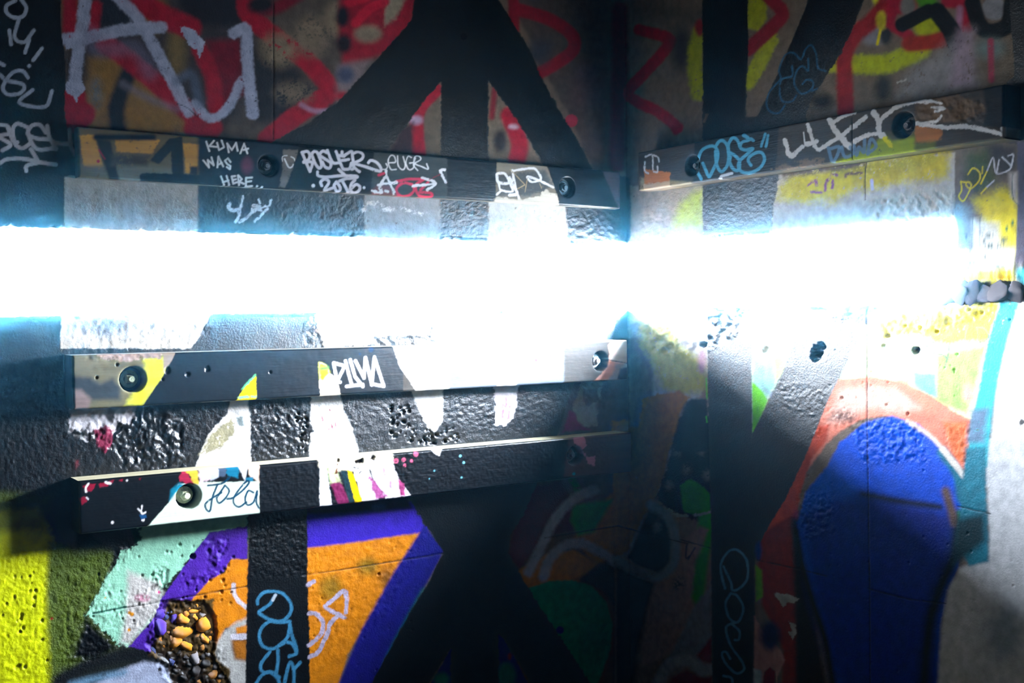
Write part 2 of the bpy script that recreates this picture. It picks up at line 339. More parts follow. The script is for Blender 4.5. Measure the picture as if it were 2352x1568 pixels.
lines(W, 'K6', '635,670 630,950/705,680 705,950/620,675 720,660 722,620/635,958 710,955/630,960 580,1040/710,960 755,1035/480,967 1040,940/705,780 880,730/705,850 840,830/720,790 725,830/722,800 745,808 725,830/760,830 775,800 760,800 775,830 800,825/820,790 825,825/810,800 835,797/740,880 758,950/740,880 785,890 750,912 795,930 758,950/805,932 838,915 805,900 815,950 850,940/865,945 885,895 905,940/930,850 930,940/910,872 962,868/625,1080 590,1100 612,1120 590,1142/645,1080 652,1130/630,1102 672,1090/685,1132 685,1102 705,1095/720,1112 745,1100 722,1092 732,1125 755,1120/762,1112 785,1098 772,1125 795,1120/812,1080 815,1130/795,1102 832,1095/850,1085 912,1078 855,1130 935,1118/1015,240 1008,400 1020,490 1055,530/560,880 575,830 590,860', 1.7, DG, sm=False)
line(W, 'K6', '945,780 1050,670', 4, c(60, 120, 70)); line(W, 'K6', '860,1030 1030,1035', 2, DG)
# ======================= wall under the slit, left
poly(W, 'P', '120,700 510,700 510,735 455,780 430,812 120,812', c(176, 170, 160), f=2, rough=3, wear=.06)
bk(W, 'P', '-200,690 142,690 138,800 162,830 162,1120 -200,1180')
blob(W, 'D', 700, 720, 60, 24, c(120, 122, 126), f=20, wear=.2)
bk(W, 'P', '500,690 745,690 735,740 722,760 745,775 860,770 1010,740 1010,700 1060,700 1130,700 1490,690 1500,770 1415,800 1010,810 430,812 455,778', rough=3)
poly(W, 'P', '725,722 930,715 925,745 990,742 985,765 860,772 850,790 745,795', c(226, 212, 190), f=3, rough=4, wear=.12)
poly(W, 'P', '1010,690 1140,690 1138,800 1012,800', c(236, 230, 220), f=2)
poly(W, 'P', '1180,690 1240,690 1230,790 1165,790', c(236, 230, 220), f=6, wear=.1)
poly(W, 'P', '1240,690 1425,690 1400,810 1230,810', c(112, 118, 132), f=3, ro=.36)  # black paint here; its bright sheen from the slit is painted in as grey
# between the two lower planks
bk(W, 'P', '140,800 1345,800 1340,900 1270,1020 150,1140', rough=2)
poly(W, 'K8', '90,700 430,690 830,690 800,800 740,900 700,910 610,880 590,990 560,1000 500,960 440,950 400,1010 350,970 300,1010 290,1100 262,1095 250,1000 230,960 190,985 150,960 120,1010 90,960', c(206, 202, 208), rough=3)
poly(W, 'K8', '350,970 440,955 480,920 560,985 540,1130 480,1220 400,1140', c(132, 44, 70), f=3, rough=5)
poly(W, 'K8', '60,1300 190,1310 170,1400 60,1400', c(110, 30, 44), f=5, rough=5)
poly(W, 'K8', '1840,600 2020,600 2020,740 2045,800 2050,1320 2050,1420 1440,1420 1500,1250 1600,1010 1740,850 1800,800', WHT, rough=3)
poly(W, 'K8', '1690,960 1760,900 1860,850 1880,1000 1740,1170 1500,1250 1600,1030', c(150, 142, 112), f=4, rough=4, wear=.2)
poly(W, 'K8', '1890,840 1970,830 1980,930 1920,940', c(120, 130, 130), f=3, rough=3)
poly(W, 'L2', '140,440 390,440 420,600 460,700 510,800 560,1000 560,1080 120,1080 130,850 165,830 130,750 135,600', WHT, rough=2.5)
for s in ('230,670 240,730', '300,630 310,640', '320,760 330,800', '350,730 360,790', '300,800 300,830'): line(W, 'L2', s, 2.2, c(150, 60, 80), rough=1.5)
poly(W, 'L2', '1020,430 1325,420 1325,720 1260,830 1180,790 1100,610', WHT, rough=3)
poly(W, 'E', '1035,1080 1195,1080 1170,1310 1100,1390 1040,1380', c(238, 226, 228), rough=4)
for s in ('1090,1250 1085,1330', '1135,1260 1125,1340', '1110,1200 1110,1260'): line(W, 'E', s, 5, c(210, 110, 160), f=2, rough=2, wear=.2)
poly(W, 'P', '1340,800 1460,800 1460,1040 1270,1040', c(88, 76, 86), f=2)
poly(W, 'L3', '500,600 660,610 640,760 700,800 600,900 610,990 480,1000 450,950 410,860 440,760', c(150, 142, 144), f=2, rough=3.5, wear=.08)
poly(W, 'L3', '500,690 610,680 620,780 540,830 490,790', c(112, 106, 112), rough=3); blob(W, 'L3', 660, 830, 16, 20, c(94, 82, 92), f=8)
poly(W, 'L3', '385,860 430,880 450,950 500,1000 560,1020 330,1040', c(130, 48, 96), f=4, rough=3)
bk(W, 'L3', '770,30 960,30 965,90 940,165 880,250 860,290 735,290 765,150', rough=3)
# ======================= lower left
poly(W, 'G', '-600,180 1650,180 1650,1900 -600,1900', c(28, 32, 26), f=2)
bk(W, 'P', '-200,1000 175,1000 175,1260 90,1230 -200,1230', f=6)
poly(W, 'G', '-600,480 250,400 350,620 320,1000 380,1400 300,1950 -600,1950', c(236, 242, 10), f=12, rough=3, ro=.4)
poly(W, 'G', '320,620 500,700 830,690 690,900 575,1105 790,1320 600,1430 420,1500 330,1600 310,1100', c(84, 104, 10), f=14, rough=4, ro=.42, wear=.04, bu=1.0)
poly(W, 'G', '-100,280 330,330 300,560 -100,560', c(66, 78, 20), f=16, rough=4, a=.8)
bk(W, 'G', '600,560 960,520 900,680 820,760 730,830 760,700', f=8, rough=4)
line(W, 'G', '380,1560 600,1440 880,1385 1080,1390', 30, BK, f=12, rough=3); bk(W, 'G', '570,1130 790,1330 640,1420 480,1400', f=12)
poly(W, 'G', '520,1640 700,1530 860,1460 960,1425 1080,1440 1140,1500 1180,1640 900,1900 520,1900', c(196, 202, 226), f=6, rough=3, ro=.4)
line(W, 'G', '480,1580 640,1540 830,1500', 14, c(120, 160, 190), f=10, wear=.2)
poly(W, 'P', '280,1160 572,1120 572,1240 330,1300', c(20, 64, 56), f=4)
poly(W, 'G', '900,430 1650,380 1650,545 1400,590 1340,640 1080,960 1080,1060 860,1315 800,1320 690,1230 570,1110 625,1040 700,880 815,700 880,650 950,600', c(176, 242, 206), rough=8, ro=.5)
poly(W, 'G', '850,820 1060,900 1090,960 1080,1060 870,1310 800,1300 840,1060', c(222, 214, 206), f=10, rough=3)
blob(W, 'G', 950, 1000, 18, 8, c(206, 120, 150), f=6, wear=.4); line(W, 'G', '620,1105 840,1060', 4, c(40, 140, 116), wear=.1)
for x, y, r in ((880, 1110, 5), (865, 1100, 4), (862, 1215, 4), (702, 1000, 2)): dot(W, 'G', x, y, r, c(248, 160, 20))
dot(W, 'G', 1062, 965, 3, c(236, 20, 130)); dot(W, 'G', 345, 1138, 3, c(190, 30, 40))
poly(W, 'G', '1400,565 1650,520 1650,745 1540,745 1490,830 1430,870 1260,1045 1080,1000 1340,640', PUR, rough=2, ro=.42)
poly(W, 'G', '1080,985 1260,1040 1240,1090 1140,1200 1090,1300 1000,1360 860,1325 1030,1140', PUR, rough=2.5, ro=.42)
poly(W, 'G', '1540,742 1660,742 1660,1200 1500,1200 1440,1400 1430,1150 1360,1060 1250,1045 1400,880 1500,830', ORG, f=2, rough=2, ro=.5)
poly(W, 'P', '700,1165 960,1150 1000,1215 975,1228 780,1252 700,1262', c(66, 36, 190), f=4, ro=.42)
poly(W, 'P', '700,1120 940,1120 945,1168 800,1180 700,1182', c(58, 28, 60), f=8); blob(W, 'P', 870, 1165, 16, 8, c(66, 60, 110), f=8)
poly(W, 'P', '700,1258 780,1250 985,1220 930,1280 880,1370 800,1500 770,1600 690,1600', ORG, f=4, rough=1.5, ro=.5)
blob(W, 'P', 845, 1300, 24, 20, c(168, 120, 20), f=14, wear=.1); blob(W, 'P', 760, 1350, 26, 28, c(176, 124, 20), f=16, wear=.1); blob(W, 'P', 890, 1330, 18, 24, c(160, 96, 24), f=14)
poly(W, 'P', '975,1205 1022,1262 1004,1296 950,1396 870,1600 765,1600 830,1445 905,1312', c(26, 20, 132), f=5, ro=.5)
line(W, 'P', '975,1360 900,1500 860,1600', 15, c(22, 120, 92), f=9)
poly(W, 'L4', '-40,1300 60,1150 120,1020 200,920 330,820 480,750 480,880 345,930 290,1000 290,1150 330,1270 480,1290 480,1640 260,1640 100,1420', c(206, 200, 192), f=6, rough=2)
poly(W, 'L4', '330,880 480,840 480,950 350,960', c(236, 140, 20), f=3); poly(W, 'L4', '290,1040 480,1030 480,1290 330,1260', c(190, 112, 18), f=8)
line(W, 'L4', '310,340 308,430 370,540 490,640', 9.5, c(240, 224, 230), rough=1.2, wear=.04); line(W, 'L4', '300,990 490,985', 13, c(236, 226, 236), rough=1.5)
poly(W, 'G', '1130,1020 1420,1010 1450,1400 1530,1480 1530,1640 1160,1640 1130,1440 1000,1380', c(96, 70, 26), f=4, rough=4)
bk(W, 'G', '1040,1330 1300,1400 1400,1520 1500,1640 1180,1640', f=10, rough=4)
bk(W, 'P', '574,1110 704,1110 706,1230 706,1330 711,1450 712,1640 562,1640 566,1450 568,1330 572,1230')
S1 = c(70, 140, 178)
lines(W, 'L4', '610,580 612,520 680,440 800,422 920,450 1010,550 1032,650 985,740 900,795 790,785 690,740 622,685 680,640 760,580 830,470/1010,800 880,810 760,800 660,880 630,1000 680,1110 800,1140 900,1080 990,980 1012,830 1030,950 1090,1120 1090,1200 1000,1235/760,1180 660,1310 650,1400 700,1440 780,1430 880,1500/860,1160 862,1300 840,1450/880,1100 960,1060 1040,1080 1090,1170/570,1600 650,1480 750,1430 850,1500 890,1600/940,1600 980,1400 1020,1310 1062,1400 1062,1600/1062,1400 1140,1310', 7.4, S1, rough=.8, wear=.1)
line(W, 'L4', '830,470 800,530', 6.5, c(220, 226, 232))
lines(W, 'L4', '1240,340 1312,298/1250,700 1340,705 1420,800 1412,930 1330,1030 1250,1100/1260,1245 1370,1180 1440,1040 1490,930 1510,830 1600,740/1445,615 1560,520 1690,420 1722,520 1712,690/1445,615 1530,670 1700,750', 9.5, c(206, 190, 214), rough=1.8, wear=.13)
# ======================= lower middle and the corner
poly(W, 'H', '1100,180 1860,180 1860,1900 1000,1900', c(84, 62, 50), f=3)
poly(W, 'H', '1240,280 1520,200 1570,540 1390,590 1200,800 1120,720', c(76, 20, 38), f=6, rough=4)
poly(W, 'H', '1470,60 2000,60 1990,330 1700,300 1560,380 1480,240', c(94, 80, 78), f=10, big=6)
poly(W, 'H', '1560,600 1850,260 1990,-40 2210,-40 2150,250 2050,420 1900,720 1700,780', c(164, 108, 34), f=6, rough=3, wear=.04)
line(W, 'H', '1550,210 1600,300', 16, c(28, 110, 34), f=6, wear=.3)
poly(W, 'H', '1170,830 1400,700 1560,680 1720,770 1600,890 1270,960', c(170, 108, 26), f=4)
poly(W, 'H', '1560,380 1830,340 1700,560 1590,590 1540,480', c(22, 122, 30), f=7)
poly(W, 'H', '1580,880 1840,720 2110,900 2070,1050 1900,1640 1820,1640 1850,1100 1760,960', c(26, 26, 32), f=8)
poly(W, 'H', '1250,940 1400,888 1550,882 1680,920 1780,1030 1820,1180 1805,1350 1700,1640 1620,1640 1480,1300', EMR, f=3, rough=1.5)
dot(W, 'H', 1470, 1215, 9, c(28, 24, 110))
line(W, 'H', '1870,700 1872,1640', 5, c(40, 120, 110), f=4, a=.6); line(W, 'H', '1870,200 1862,560', 18, c(120, 78, 40), f=12, a=.5)
poly(W, 'H', '1055,1240 1110,1280 1290,1640 1055,1640', c(30, 26, 110), f=3); blob(W, 'H', 1110, 1520, 22, 30, c(24, 110, 90), f=10); blob(W, 'H', 1135, 1390, 5, 8, c(130, 20, 24), f=4)
poly(W, 'H', '760,1300 760,1640 570,1640', c(28, 26, 110), f=3); blob(W, 'H', 680, 1540, 18, 14, c(24, 110, 90), f=8)
# starburst, lower
bk(W, 'P', '925,1120 1240,1080 1232,1110 1205,1180 1172,1225 1168,1270 1193,1313 1227,1372 1296,1475 1370,1590 1390,1640 1230,1640 1214,1560 1155,1465 1145,1458 1147,1640 1035,1640 1035,1490 985,1570 960,1640 820,1640 852,1570 945,1400 987,1331 1018,1265 992,1230 960,1180', rough=3)
lines(W, 'H', '1262,830 1350,650 1440,470 1560,345 1700,280/1360,860 1400,745 1500,655 1620,640 1750,700 1900,800 2050,860 2150,870', 21, c(158, 156, 178), f=6, rough=2, wear=.05)
# lower right wall, left part
poly(W, 'L6', '140,-300 570,-300 575,1700 -20,1700 -20,900', c(150, 124, 112), f=3)
poly(W, 'L6', '-40,-40 355,-40 290,260 235,430 150,560 60,760 -20,800', c(164, 108, 34), f=4, rough=3, wear=.04)
blob(W, 'L6', 210, 170, 14, 40, c(184, 144, 90), f=14, wear=.2)
poly(W, 'L6', '60,800 190,500 260,480 320,560 330,700 320,830 260,900 100,850', c(25, 28, 36), f=5)
poly(W, 'L6', '-20,790 230,960 180,1120 120,1400 100,1700 -20,1700', c(24, 26, 34), f=8)
poly(W, 'L6', '355,-60 570,-60 570,600 430,560 310,505 230,445 300,240', c(30, 34, 40), f=3, rough=4)
for x, y in ((360, 150), (510, 140), (310, 360), (545, 300), (240, 610), (420, 260)): blob(W, 'L6', x, y, 9, 12, c(120, 106, 104), f=8, rough=4, wear=.35)
poly(W, 'L6', '380,360 430,325 490,340 560,410 570,640 545,640 500,545 400,520', GRN, f=4, rough=3)
line(W, 'L6', '540,560 530,680 500,850 478,1050', 36, c(44, 160, 16), f=7)
lines(W, 'L6', '310,510 360,540 430,545/470,540 570,520', 7, c(160, 168, 160), rough=3, wear=.2)
poly(W, 'L6', '390,700 500,610 550,630 530,690 470,840 450,1040 470,1100 330,1380 250,1430 140,1460 180,1110 225,960 340,830', c(172, 134, 124), f=6, rough=2)
poly(W, 'L6', '460,1110 575,960 575,1330 480,1420 320,1400 390,1260', c(140, 138, 150), f=8, rough=3)
line(W, 'L6', '-10,820 120,880 240,920 330,850 350,720 310,560 200,480', 20, c(150, 160, 176), f=7, rough=2, wear=.05)
lines(W, 'L6', '420,720 415,800 440,790/470,740 430,810', 3, c(60, 56, 70), f=2)
blob(W, 'L6', 370, 960, 14, 14, c(80, 66, 62), f=8, wear=.4)
poly(W, 'L6', '480,1400 575,1280 575,1445 510,1440', c(130, 10, 36), f=5); 
line(W, 'L6', '230,1600 310,1460 430,1430 520,1490 600,1480', 26, c(176, 182, 196), f=7); poly(W, 'L6', '280,1640 330,1530 420,1485 500,1530 575,1530 575,1640', c(124, 8, 32), f=6)
# ======================= lower right wall, lit part
poly(W, 'L7', '-340,20 200,20 200,520 150,680 60,720 -340,720', c(176, 168, 164), f=4, rough=2)
poly(W, 'P', '1445,740 1500,745 1500,960 1470,980 1445,980', c(120, 114, 116), f=6)
poly(W, 'L3', '950,130 1250,170 1290,330 1500,470 1510,700 1300,740 1150,690 1060,480 970,330', c(182, 178, 78), f=12, rough=5, wear=.1)
poly(W, 'L3', '980,780 1100,730 1280,700 1370,760 1300,860 1200,1200 1130,1400 960,1400 940,1100', c(176, 116, 40), f=4, rough=3, wear=.04)
poly(W, 'L3', '1370,770 1510,760 1520,1200 1240,1200 1320,820', c(34, 38, 46), f=4, rough=3)
blob(W, 'L7', 155, 450, 10, 26, c(180, 136, 150), f=8, wear=.15); line(W, 'L7', '185,560 190,700', 2.5, c(80, 220, 40)); line(W, 'L7', '185,820 190,860', 2.5, c(80, 200, 40))
poly(W, 'L7', '480,40 900,40 820,260 640,640 570,780 498,960 490,600', c(232, 234, 222), f=2)
poly(W, 'L7', '500,420 760,330 660,600 600,700 495,660', c(160, 228, 188), f=7, rough=3); poly(W, 'L7', '640,420 800,330 720,520 660,580', c(206, 240, 130), f=6); poly(W, 'L7', '730,60 870,60 770,330 700,380', c(226, 240, 190), f=8)
line(W, 'L7', '560,480 560,600 640,680', 12, c(140, 150, 190), f=6, a=.6)
poly(W, 'L7', '497,585 560,640 605,710 498,960', c(112, 214, 22), f=3)
poly(W, 'L7', '1280,40 2260,40 2030,720 1990,900 1700,720 1300,640 1080,640', c(234, 238, 190), f=3)
poly(W, 'L7', '1330,60 2220,40 2130,300 1800,330 1600,250 1380,290', c(244, 230, 80), f=8, rough=6, big=6, wear=.1)
poly(W, 'L7', '1760,400 2090,340 2010,640 1960,800 1750,720', c(176, 232, 118), f=8); poly(W, 'L7', '1600,520 1750,530 1755,690 1600,660', c(134, 220, 186), f=6)
poly(W, 'L7', '1150,420 1220,320 1260,420 1280,560 1090,560', c(196, 238, 200), f=10)
lines(W, 'L7', '1975,180 1950,300 2010,290/2030,210 2050,310 2110,280 2080,220 2020,215/2150,160 2130,290/1750,310 1690,330 1720,380 1800,400 1830,420 1845,320/1830,420 1810,490', 2.2, c(100, 120, 120), wear=.1)
poly(W, 'L7', '1080,570 1290,548 1500,580 1720,680 1900,800 2000,850 1960,1180 1840,1180 1780,1060 1700,950 1560,850 1400,812 1250,835 1100,920 1000,1010 920,1128 860,1200 840,1128 1000,740', SAL, f=4, rough=2)
poly(W, 'L7', '1100,640 1300,620 1500,640 1640,760 1500,800 1300,760 1100,860 1010,860', c(250, 204, 186), f=14, a=.85); line(W, 'L7', '1520,590 1740,760', 22, c(220, 150, 120), f=10, a=.7)
blob(W, 'L7', 1130, 820, 30, 14, c(150, 110, 100), f=10, rough=4, wear=.35); poly(W, 'L7', '1800,860 1990,850 1960,1140 1880,1120', c(246, 124, 74), f=8, wear=.12)
blob(W, 'L7', 1970, 660, 13, 22, c(240, 176, 160), f=8)
poly(W, 'L6', '1200,-10 1290,-10 1270,90 1180,200 1110,420 1100,560 1050,700 960,660 880,680', c(206, 74, 42), f=4, rough=2)
poly(W, 'L6', '850,720 900,640 1090,520 1110,700 1120,870 1090,1000 1110,1640 1000,1640 1010,1380 940,1200 880,1100 860,900', c(140, 42, 28), f=7, rough=2)
poly(W, 'L6', '1060,560 1120,560 1130,850 1180,1000 1280,1640 1090,1640 1080,1100', c(34, 26, 18), f=9)
poly(W, 'P', '1900,1070 1930,1015 1990,968 2050,955 2112,975 2160,1020 2200,1080 2218,1118 2212,1180 2200,1300 2165,1420 2160,1640 1930,1640 1900,1500 1862,1370 1838,1280 1832,1200 1850,1130', BLU, f=4, rough=2, ro=.4)
poly(W, 'P', '1835,1180 1990,1130 2190,1180 2190,1300 2160,1420 2150,1640 1935,1640 1900,1500 1862,1370', c(10, 40, 150), f=26, ro=.42)  # shade on the lower blue, put into the paint as navy
line(W, 'I', '1250,310 1480,355 1760,395', 14, c(8, 16, 46), f=9)
line(W, 'I', '1890,470 1860,700 1760,950 1690,1200 1650,1640', 30, c(8, 20, 36), f=16); line(W, 'I', '800,560 850,800 920,1050 1000,1300 1060,1640', 16, c(26, 22, 20), f=8)
line(W, 'I', '1780,30 1880,170 1910,330', 26, TEAL, f=7); line(W, 'L7', '1560,850 1720,960 1830,1080 1870,1140', 9, c(250, 226, 206), f=5); line(W, 'I', '1780,10 1850,95 1920,185', 13, c(240, 234, 226), f=4)
line(W, 'I', '1800,290 1840,420 1860,500', 20, c(108, 84, 76), f=8); line(W, 'I', '1890,430 1905,530', 9, c(40, 120, 50), f=6)
poly(W, 'L7', '2300,40 2700,40 2700,1300 2090,1300 2170,560', c(236, 234, 234), f=6, rough=1)
poly(W, 'I', '2065,-60 2900,-60 2900,1900 1730,1900 1770,1200 1815,950 1900,800 2085,740 2090,600', c(222, 224, 228), f=7)
blob(W, 'I', 2200, 1230, 50, 70, c(150, 160, 172), f=40, big=8); line(W, 'I', '1990,900 1900,1200 1860,1600', 10, c(236, 236, 240), f=8, a=.6)
poly(W, 'L7', '2190,40 2320,40 2235,300 2175,560 2135,800 2100,1160 1955,1160 1990,880 2030,700 2100,330', c(66, 196, 212), f=5, rough=2, wear=.12)
poly(W, 'L7', '1990,780 2110,760 2080,1000 1960,1000', c(110, 140, 170), f=10, wear=.2)
poly(W, 'I', '1935,0 2070,0 2072,350 2088,600 2085,760 1960,790 1870,640 1905,300', c(28, 130, 156), f=6, rough=2, ro=.42)
poly(W, 'I', '1870,480 2060,430 2070,620 1950,720 1840,800', c(12, 50, 62), f=14)
# black bands of the lower right wall
bk(W, 'P', '1624,690 1727,690 1727,1000 1733,1300 1734,1640 1637,1640 1633,1200 1626,900', rough=1.5)
bk(W, 'P', '1863,690 1994,690 1994,734 1957,808 1927,868 1897,929 1863,1016 1836,1078 1806,1141 1757,1224 1739,1258 1733,1300 1720,1200 1726,1000 1769,916 1802,842 1829,774 1853,720', rough=1.6)
poly(W, 'L7', '880,50 1440,50 1300,130 1250,190 1120,150 1000,80', c(92, 100, 112), f=6, rough=5, wear=.2)
poly(W, 'L6', '955,1020 1060,1030 1110,1055 1085,1080 1030,1080 1010,1110 985,1060', c(196, 194, 186), rough=3); poly(W, 'L6', '1045,1190 1085,1210 1090,1260 1070,1310 1045,1260 1070,1250', c(196, 194, 186), rough=3)
poly(W, 'L6', '835,1160 880,1240 1000,1370 1020,1430 970,1540 960,1490 930,1470 895,1500 880,1640 830,1640', c(190, 142, 138), f=3); poly(W, 'L6', '830,1480 880,1490 880,1640 830,1640', c(180, 200, 208), f=4)
poly(W, 'L6', '880,1640 895,1500 930,1472 960,1500 962,1640', c(126, 12, 34), f=2); line(W, 'L6', '972,1500 972,1600', 2, c(206, 160, 150))
poly(W, 'L6', '840,850 880,880 885,1040 845,1070', c(110, 170, 16), f=4); blob(W, 'L6', 860, 760, 7, 22, c(40, 60, 130), f=6); blob(W, 'L6', 930, 1280, 24, 34, c(38, 36, 84), f=12)
lines(W, 'L6', '655,990 632,900 632,830 680,760 735,757 788,820 790,930 740,990 700,1000 690,950 645,855/690,1020 658,1080 680,1170 735,1195 766,1110 730,1035 690,1020/735,1195 680,1210 660,1240 690,1340 760,1440 768,1490 720,1508 660,1450 635,1390 660,1378 685,1420/700,1210 742,1250 740,1300 715,1305/645,1525 695,1540 700,1600', 5.6, c(104, 150, 182), rough=.6, wear=.04)
# broken concrete at the end of the slit
poly(W, 'K6', '300,1440 430,1400 540,1300 620,1285 1020,1275 1110,1290 1115,1440 960,1450 860,1445 560,1475 420,1490', c(128, 122, 128), f=2, rough=3)
for x, y in ((700, 1330), (640, 1390), (880, 1350), (780, 1400), (560, 1340)): blob(W, 'K6', x, y, 9, 7, c(176, 172, 176), f=6, rough=3)
line(W, 'K6', '540,1370 575,1410', 5, c(240, 140, 90), f=2); line(W, 'K6', '980,1290 975,1370 1000,1440', 9, c(40, 36, 44), f=3, rough=3)
# joints of the formwork and cracks
G_ = c(24, 22, 26)
for pan, s in (('P', '628,-140 628,320'), ('P', '1991,700 1992,1000 1996,1300 1999,1640'), ('G', '620,1105 1100,1020 1640,925'), ('H', '-250,850 0,815 690,705'), ('H', '1370,600 1560,567 1860,520'), ('H', '1860,520 2000,560 2323,640'),
               ('L6', '380,690 570,745'), ('L6', '850,815 1100,870 1280,915'), ('I', '1280,940 1560,1010 1800,1040'), ('I', '1880,390 2100,440')):
    line(W, pan, s, 2.4, G_, rough=.8, a=.85, h=-.002, sm=False)

# ======================= planks
poly(K, 'P', '120,260 480,260 480,450 120,450', c(112, 98, 66), f=4, rough=3)
for s in ('530,905 632,900 690,1130 560,1112', '770,935 1070,930 1010,1025 780,1010', '1220,955 1330,965 1315,1170 1240,1150'): poly(K, 'A', s, c(206, 152, 54), f=2.5, rough=2.5, wear=.12)
poly(K, 'A', '400,1110 1000,1090 1330,1190 1330,1260 400,1260', c(120, 118, 96), f=10, wear=.15)
line(K, 'A', '640,915 1020,915', 14, BK, f=5); poly(K, 'A', '640,925 735,940 800,1215 735,1215', c(44, 44, 40), f=4); poly(K, 'A', '1000,1070 1130,925 1215,910 1228,1180 1150,1170 1140,1010 1060,1095', c(34, 34, 34), f=2.5)
line(K, 'A', '965,1185 1325,1197', 23, c(22, 28, 34), f=2, rough=2); poly(K, 'A', '740,1030 1000,1035 980,1105 740,1110', c(70, 66, 58), f=8, wear=.2)
poly(K, 'A', '1265,1110 1320,1110 1320,1180 1265,1160', c(40, 40, 38), f=4); line(K, 'A', '660,1000 700,1060', 3, c(176, 30, 56), wear=.3); dot(K, 'A', 655, 1075, 4, c(176, 40, 60), wear=.3)
poly(K, 'A', '380,820 515,840 515,1230 380,1230', c(30, 32, 36), f=3)
poly(K, 'P', '455,290 690,300 690,470 455,470', c(32, 38, 48), f=6, rough=2); blob(K, 'K1', 1000, 550, 13, 20, c(104, 52, 74), f=8)
poly(K, 'K1', '1640,250 1940,270 1800,650 1690,950 1570,940 1610,760 1640,600', c(112, 106, 100), f=2, rough=2, wear=.2)
bk(K, 'P', '692,310 862,310 856,470 652,470 672,410')
poly(K, 'P', '860,330 1032,340 1026,480 848,480', c(64, 70, 70), f=2, rough=1.5, wear=.04)
poly(K, 'K2', '1130,690 1230,610 1430,620 1490,770 1130,790', c(120, 72, 72), f=5, rough=3)
bk(K, 'P', '1027,340 1142,350 1138,490 1026,480'); 
poly(K, 'K3', '140,180 885,240 1000,560 1110,900 120,880 130,360', c(124, 116, 102), f=1.5, rough=1.5)
poly(K, 'K3', '160,400 860,330 960,560 880,650 560,720 150,700', c(74, 76, 76), f=6, rough=4, wear=.12); poly(K, 'K3', '130,740 560,765 860,690 1050,690 1110,900 100,880', c(214, 204, 188), f=2, rough=4)
line(K, 'K3', '820,670 1040,690', 4, c(214, 204, 188), rough=2); blob(K, 'K3', 885, 655, 5, 6, c(214, 204, 188), f=2)
bk(K, 'K3', '880,240 1700,280 1830,560 1950,860 1990,930 1105,930 1000,560')
poly(K, 'K3', '1700,300 2300,320 2300,960 1990,930 1940,860 1820,560', c(84, 74, 84), f=2)
TW = c(238, 236, 240)
lines(K, 'K1', '265,120 320,290/400,105 320,200 460,215/460,140 495,270 585,220 540,95/670,310 640,150 725,270 800,140 830,285/880,330 945,155 1005,330/935,268 1020,243/210,455 315,585 290,445 400,545 358,400/465,580 482,385 570,565/480,535 545,500/700,485 655,420 600,460 640,520 700,560 690,615 635,575/530,745 592,910/630,738 680,900/562,850 665,820/785,740 720,745 752,875 815,850/740,808 800,795/835,730 857,900/840,725 905,795 855,840 945,878/1090,765 980,772 980,930 1090,920/980,845 1072,830', 4.2, TW, sm=False, rough=.35)
dot(K, 'K1', 1182, 922, 2.5, TW); dot(K, 'K1', 1270, 940, 2.8, TW)
lines(K, 'K1', '1635,470 1632,405 1660,375 1720,370/1790,390 1845,420 1858,465', 2, TW, wear=.1); line(K, 'K1', '1675,430 1750,580 1810,570 1832,530', 3, TW)
lines(K, 'K2', '90,130 150,280 210,415/90,130 170,118 205,170 185,240 115,282/115,268 240,285 210,415/270,115 315,130 350,200 385,320 345,365 285,290 240,160 270,115/465,135 400,110 355,170 430,225 520,290 505,365 440,350 395,275/470,100 550,280 650,285/600,115 690,350 730,385/690,120 700,185 835,105/650,175 720,190/690,250 790,235/730,385 800,375 830,290/838,120 865,350 835,385/845,150 935,120 1000,160 985,230 860,305 900,380 950,420/880,300 1060,350 1255,412 1265,350 1200,275 1120,250 1085,285/322,425 332,478 450,500 650,482 890,485 895,512 730,530 652,560/640,385 710,450 760,490/385,630 372,570 430,530 490,560 480,610 430,695 580,655/605,570 570,640 628,720 665,670 620,590 590,600/695,560 790,735/885,545 830,600 818,690 870,740 945,700 955,640 900,612 835,665', 6.6, c(228, 226, 238), rough=.5, wear=.03)
dot(K, 'K2', 258, 630, 4.4, TW); dot(K, 'K2', 1020, 660, 3.5, TW, wear=.2)
lines(K, 'K2', '1300,385 1350,380 1372,340 1350,300/1395,285 1490,275 1475,190 1420,178 1382,260 1420,380 1500,385/1522,185 1535,330 1600,390 1640,330 1608,195/1730,205 1680,190 1648,290 1690,385 1755,370 1770,290 1705,290/1790,215 1765,320 1825,400/1762,285 1785,195 1850,187 1868,240 1785,295 1890,345 1980,380 1960,300', 3, TW, wear=.05)
PR = c(222, 60, 90)
lines(K, 'K2', '1510,565 1700,530 1920,535/1730,610 1620,588 1520,650 1512,730 1585,790 1700,770 1775,690 1740,610/1900,545 1805,610 1800,700 1850,775 1950,800 2030,790 2020,740 1850,728/1980,580 1870,690/1240,470 1320,445', 6, PR, f=1.4, wear=.08)
lines(K, 'K2', '1340,390 1350,480 1260,620/1290,605 1500,582/1350,480 1400,580 1475,740/1750,635 2085,600/1900,510 2090,590 1975,690/1230,620 1285,735 1140,705/2230,390 2165,402 2210,500 2240,575', 6, TW, rough=1.8, wear=.2)
line(K, 'K2', '1345,710 1375,715', 7, TW, rough=1); line(K, 'K2', '2000,540 2160,460', 2, c(150, 40, 60), wear=.3)
lines(K, 'K3', '150,380 260,385 320,525 160,510 140,385/170,530 200,630 370,650 345,545/330,440 420,625/370,330 410,560 470,750/380,345 500,320 690,305 775,390 800,460 760,490 650,505 600,430 780,490 985,590', 5, TW, rough=1, wear=.1)
line(K, 'K3', '330,705 420,700', 7, TW, rough=1); line(K, 'K3', '140,695 200,640', 5, TW, wear=.2)
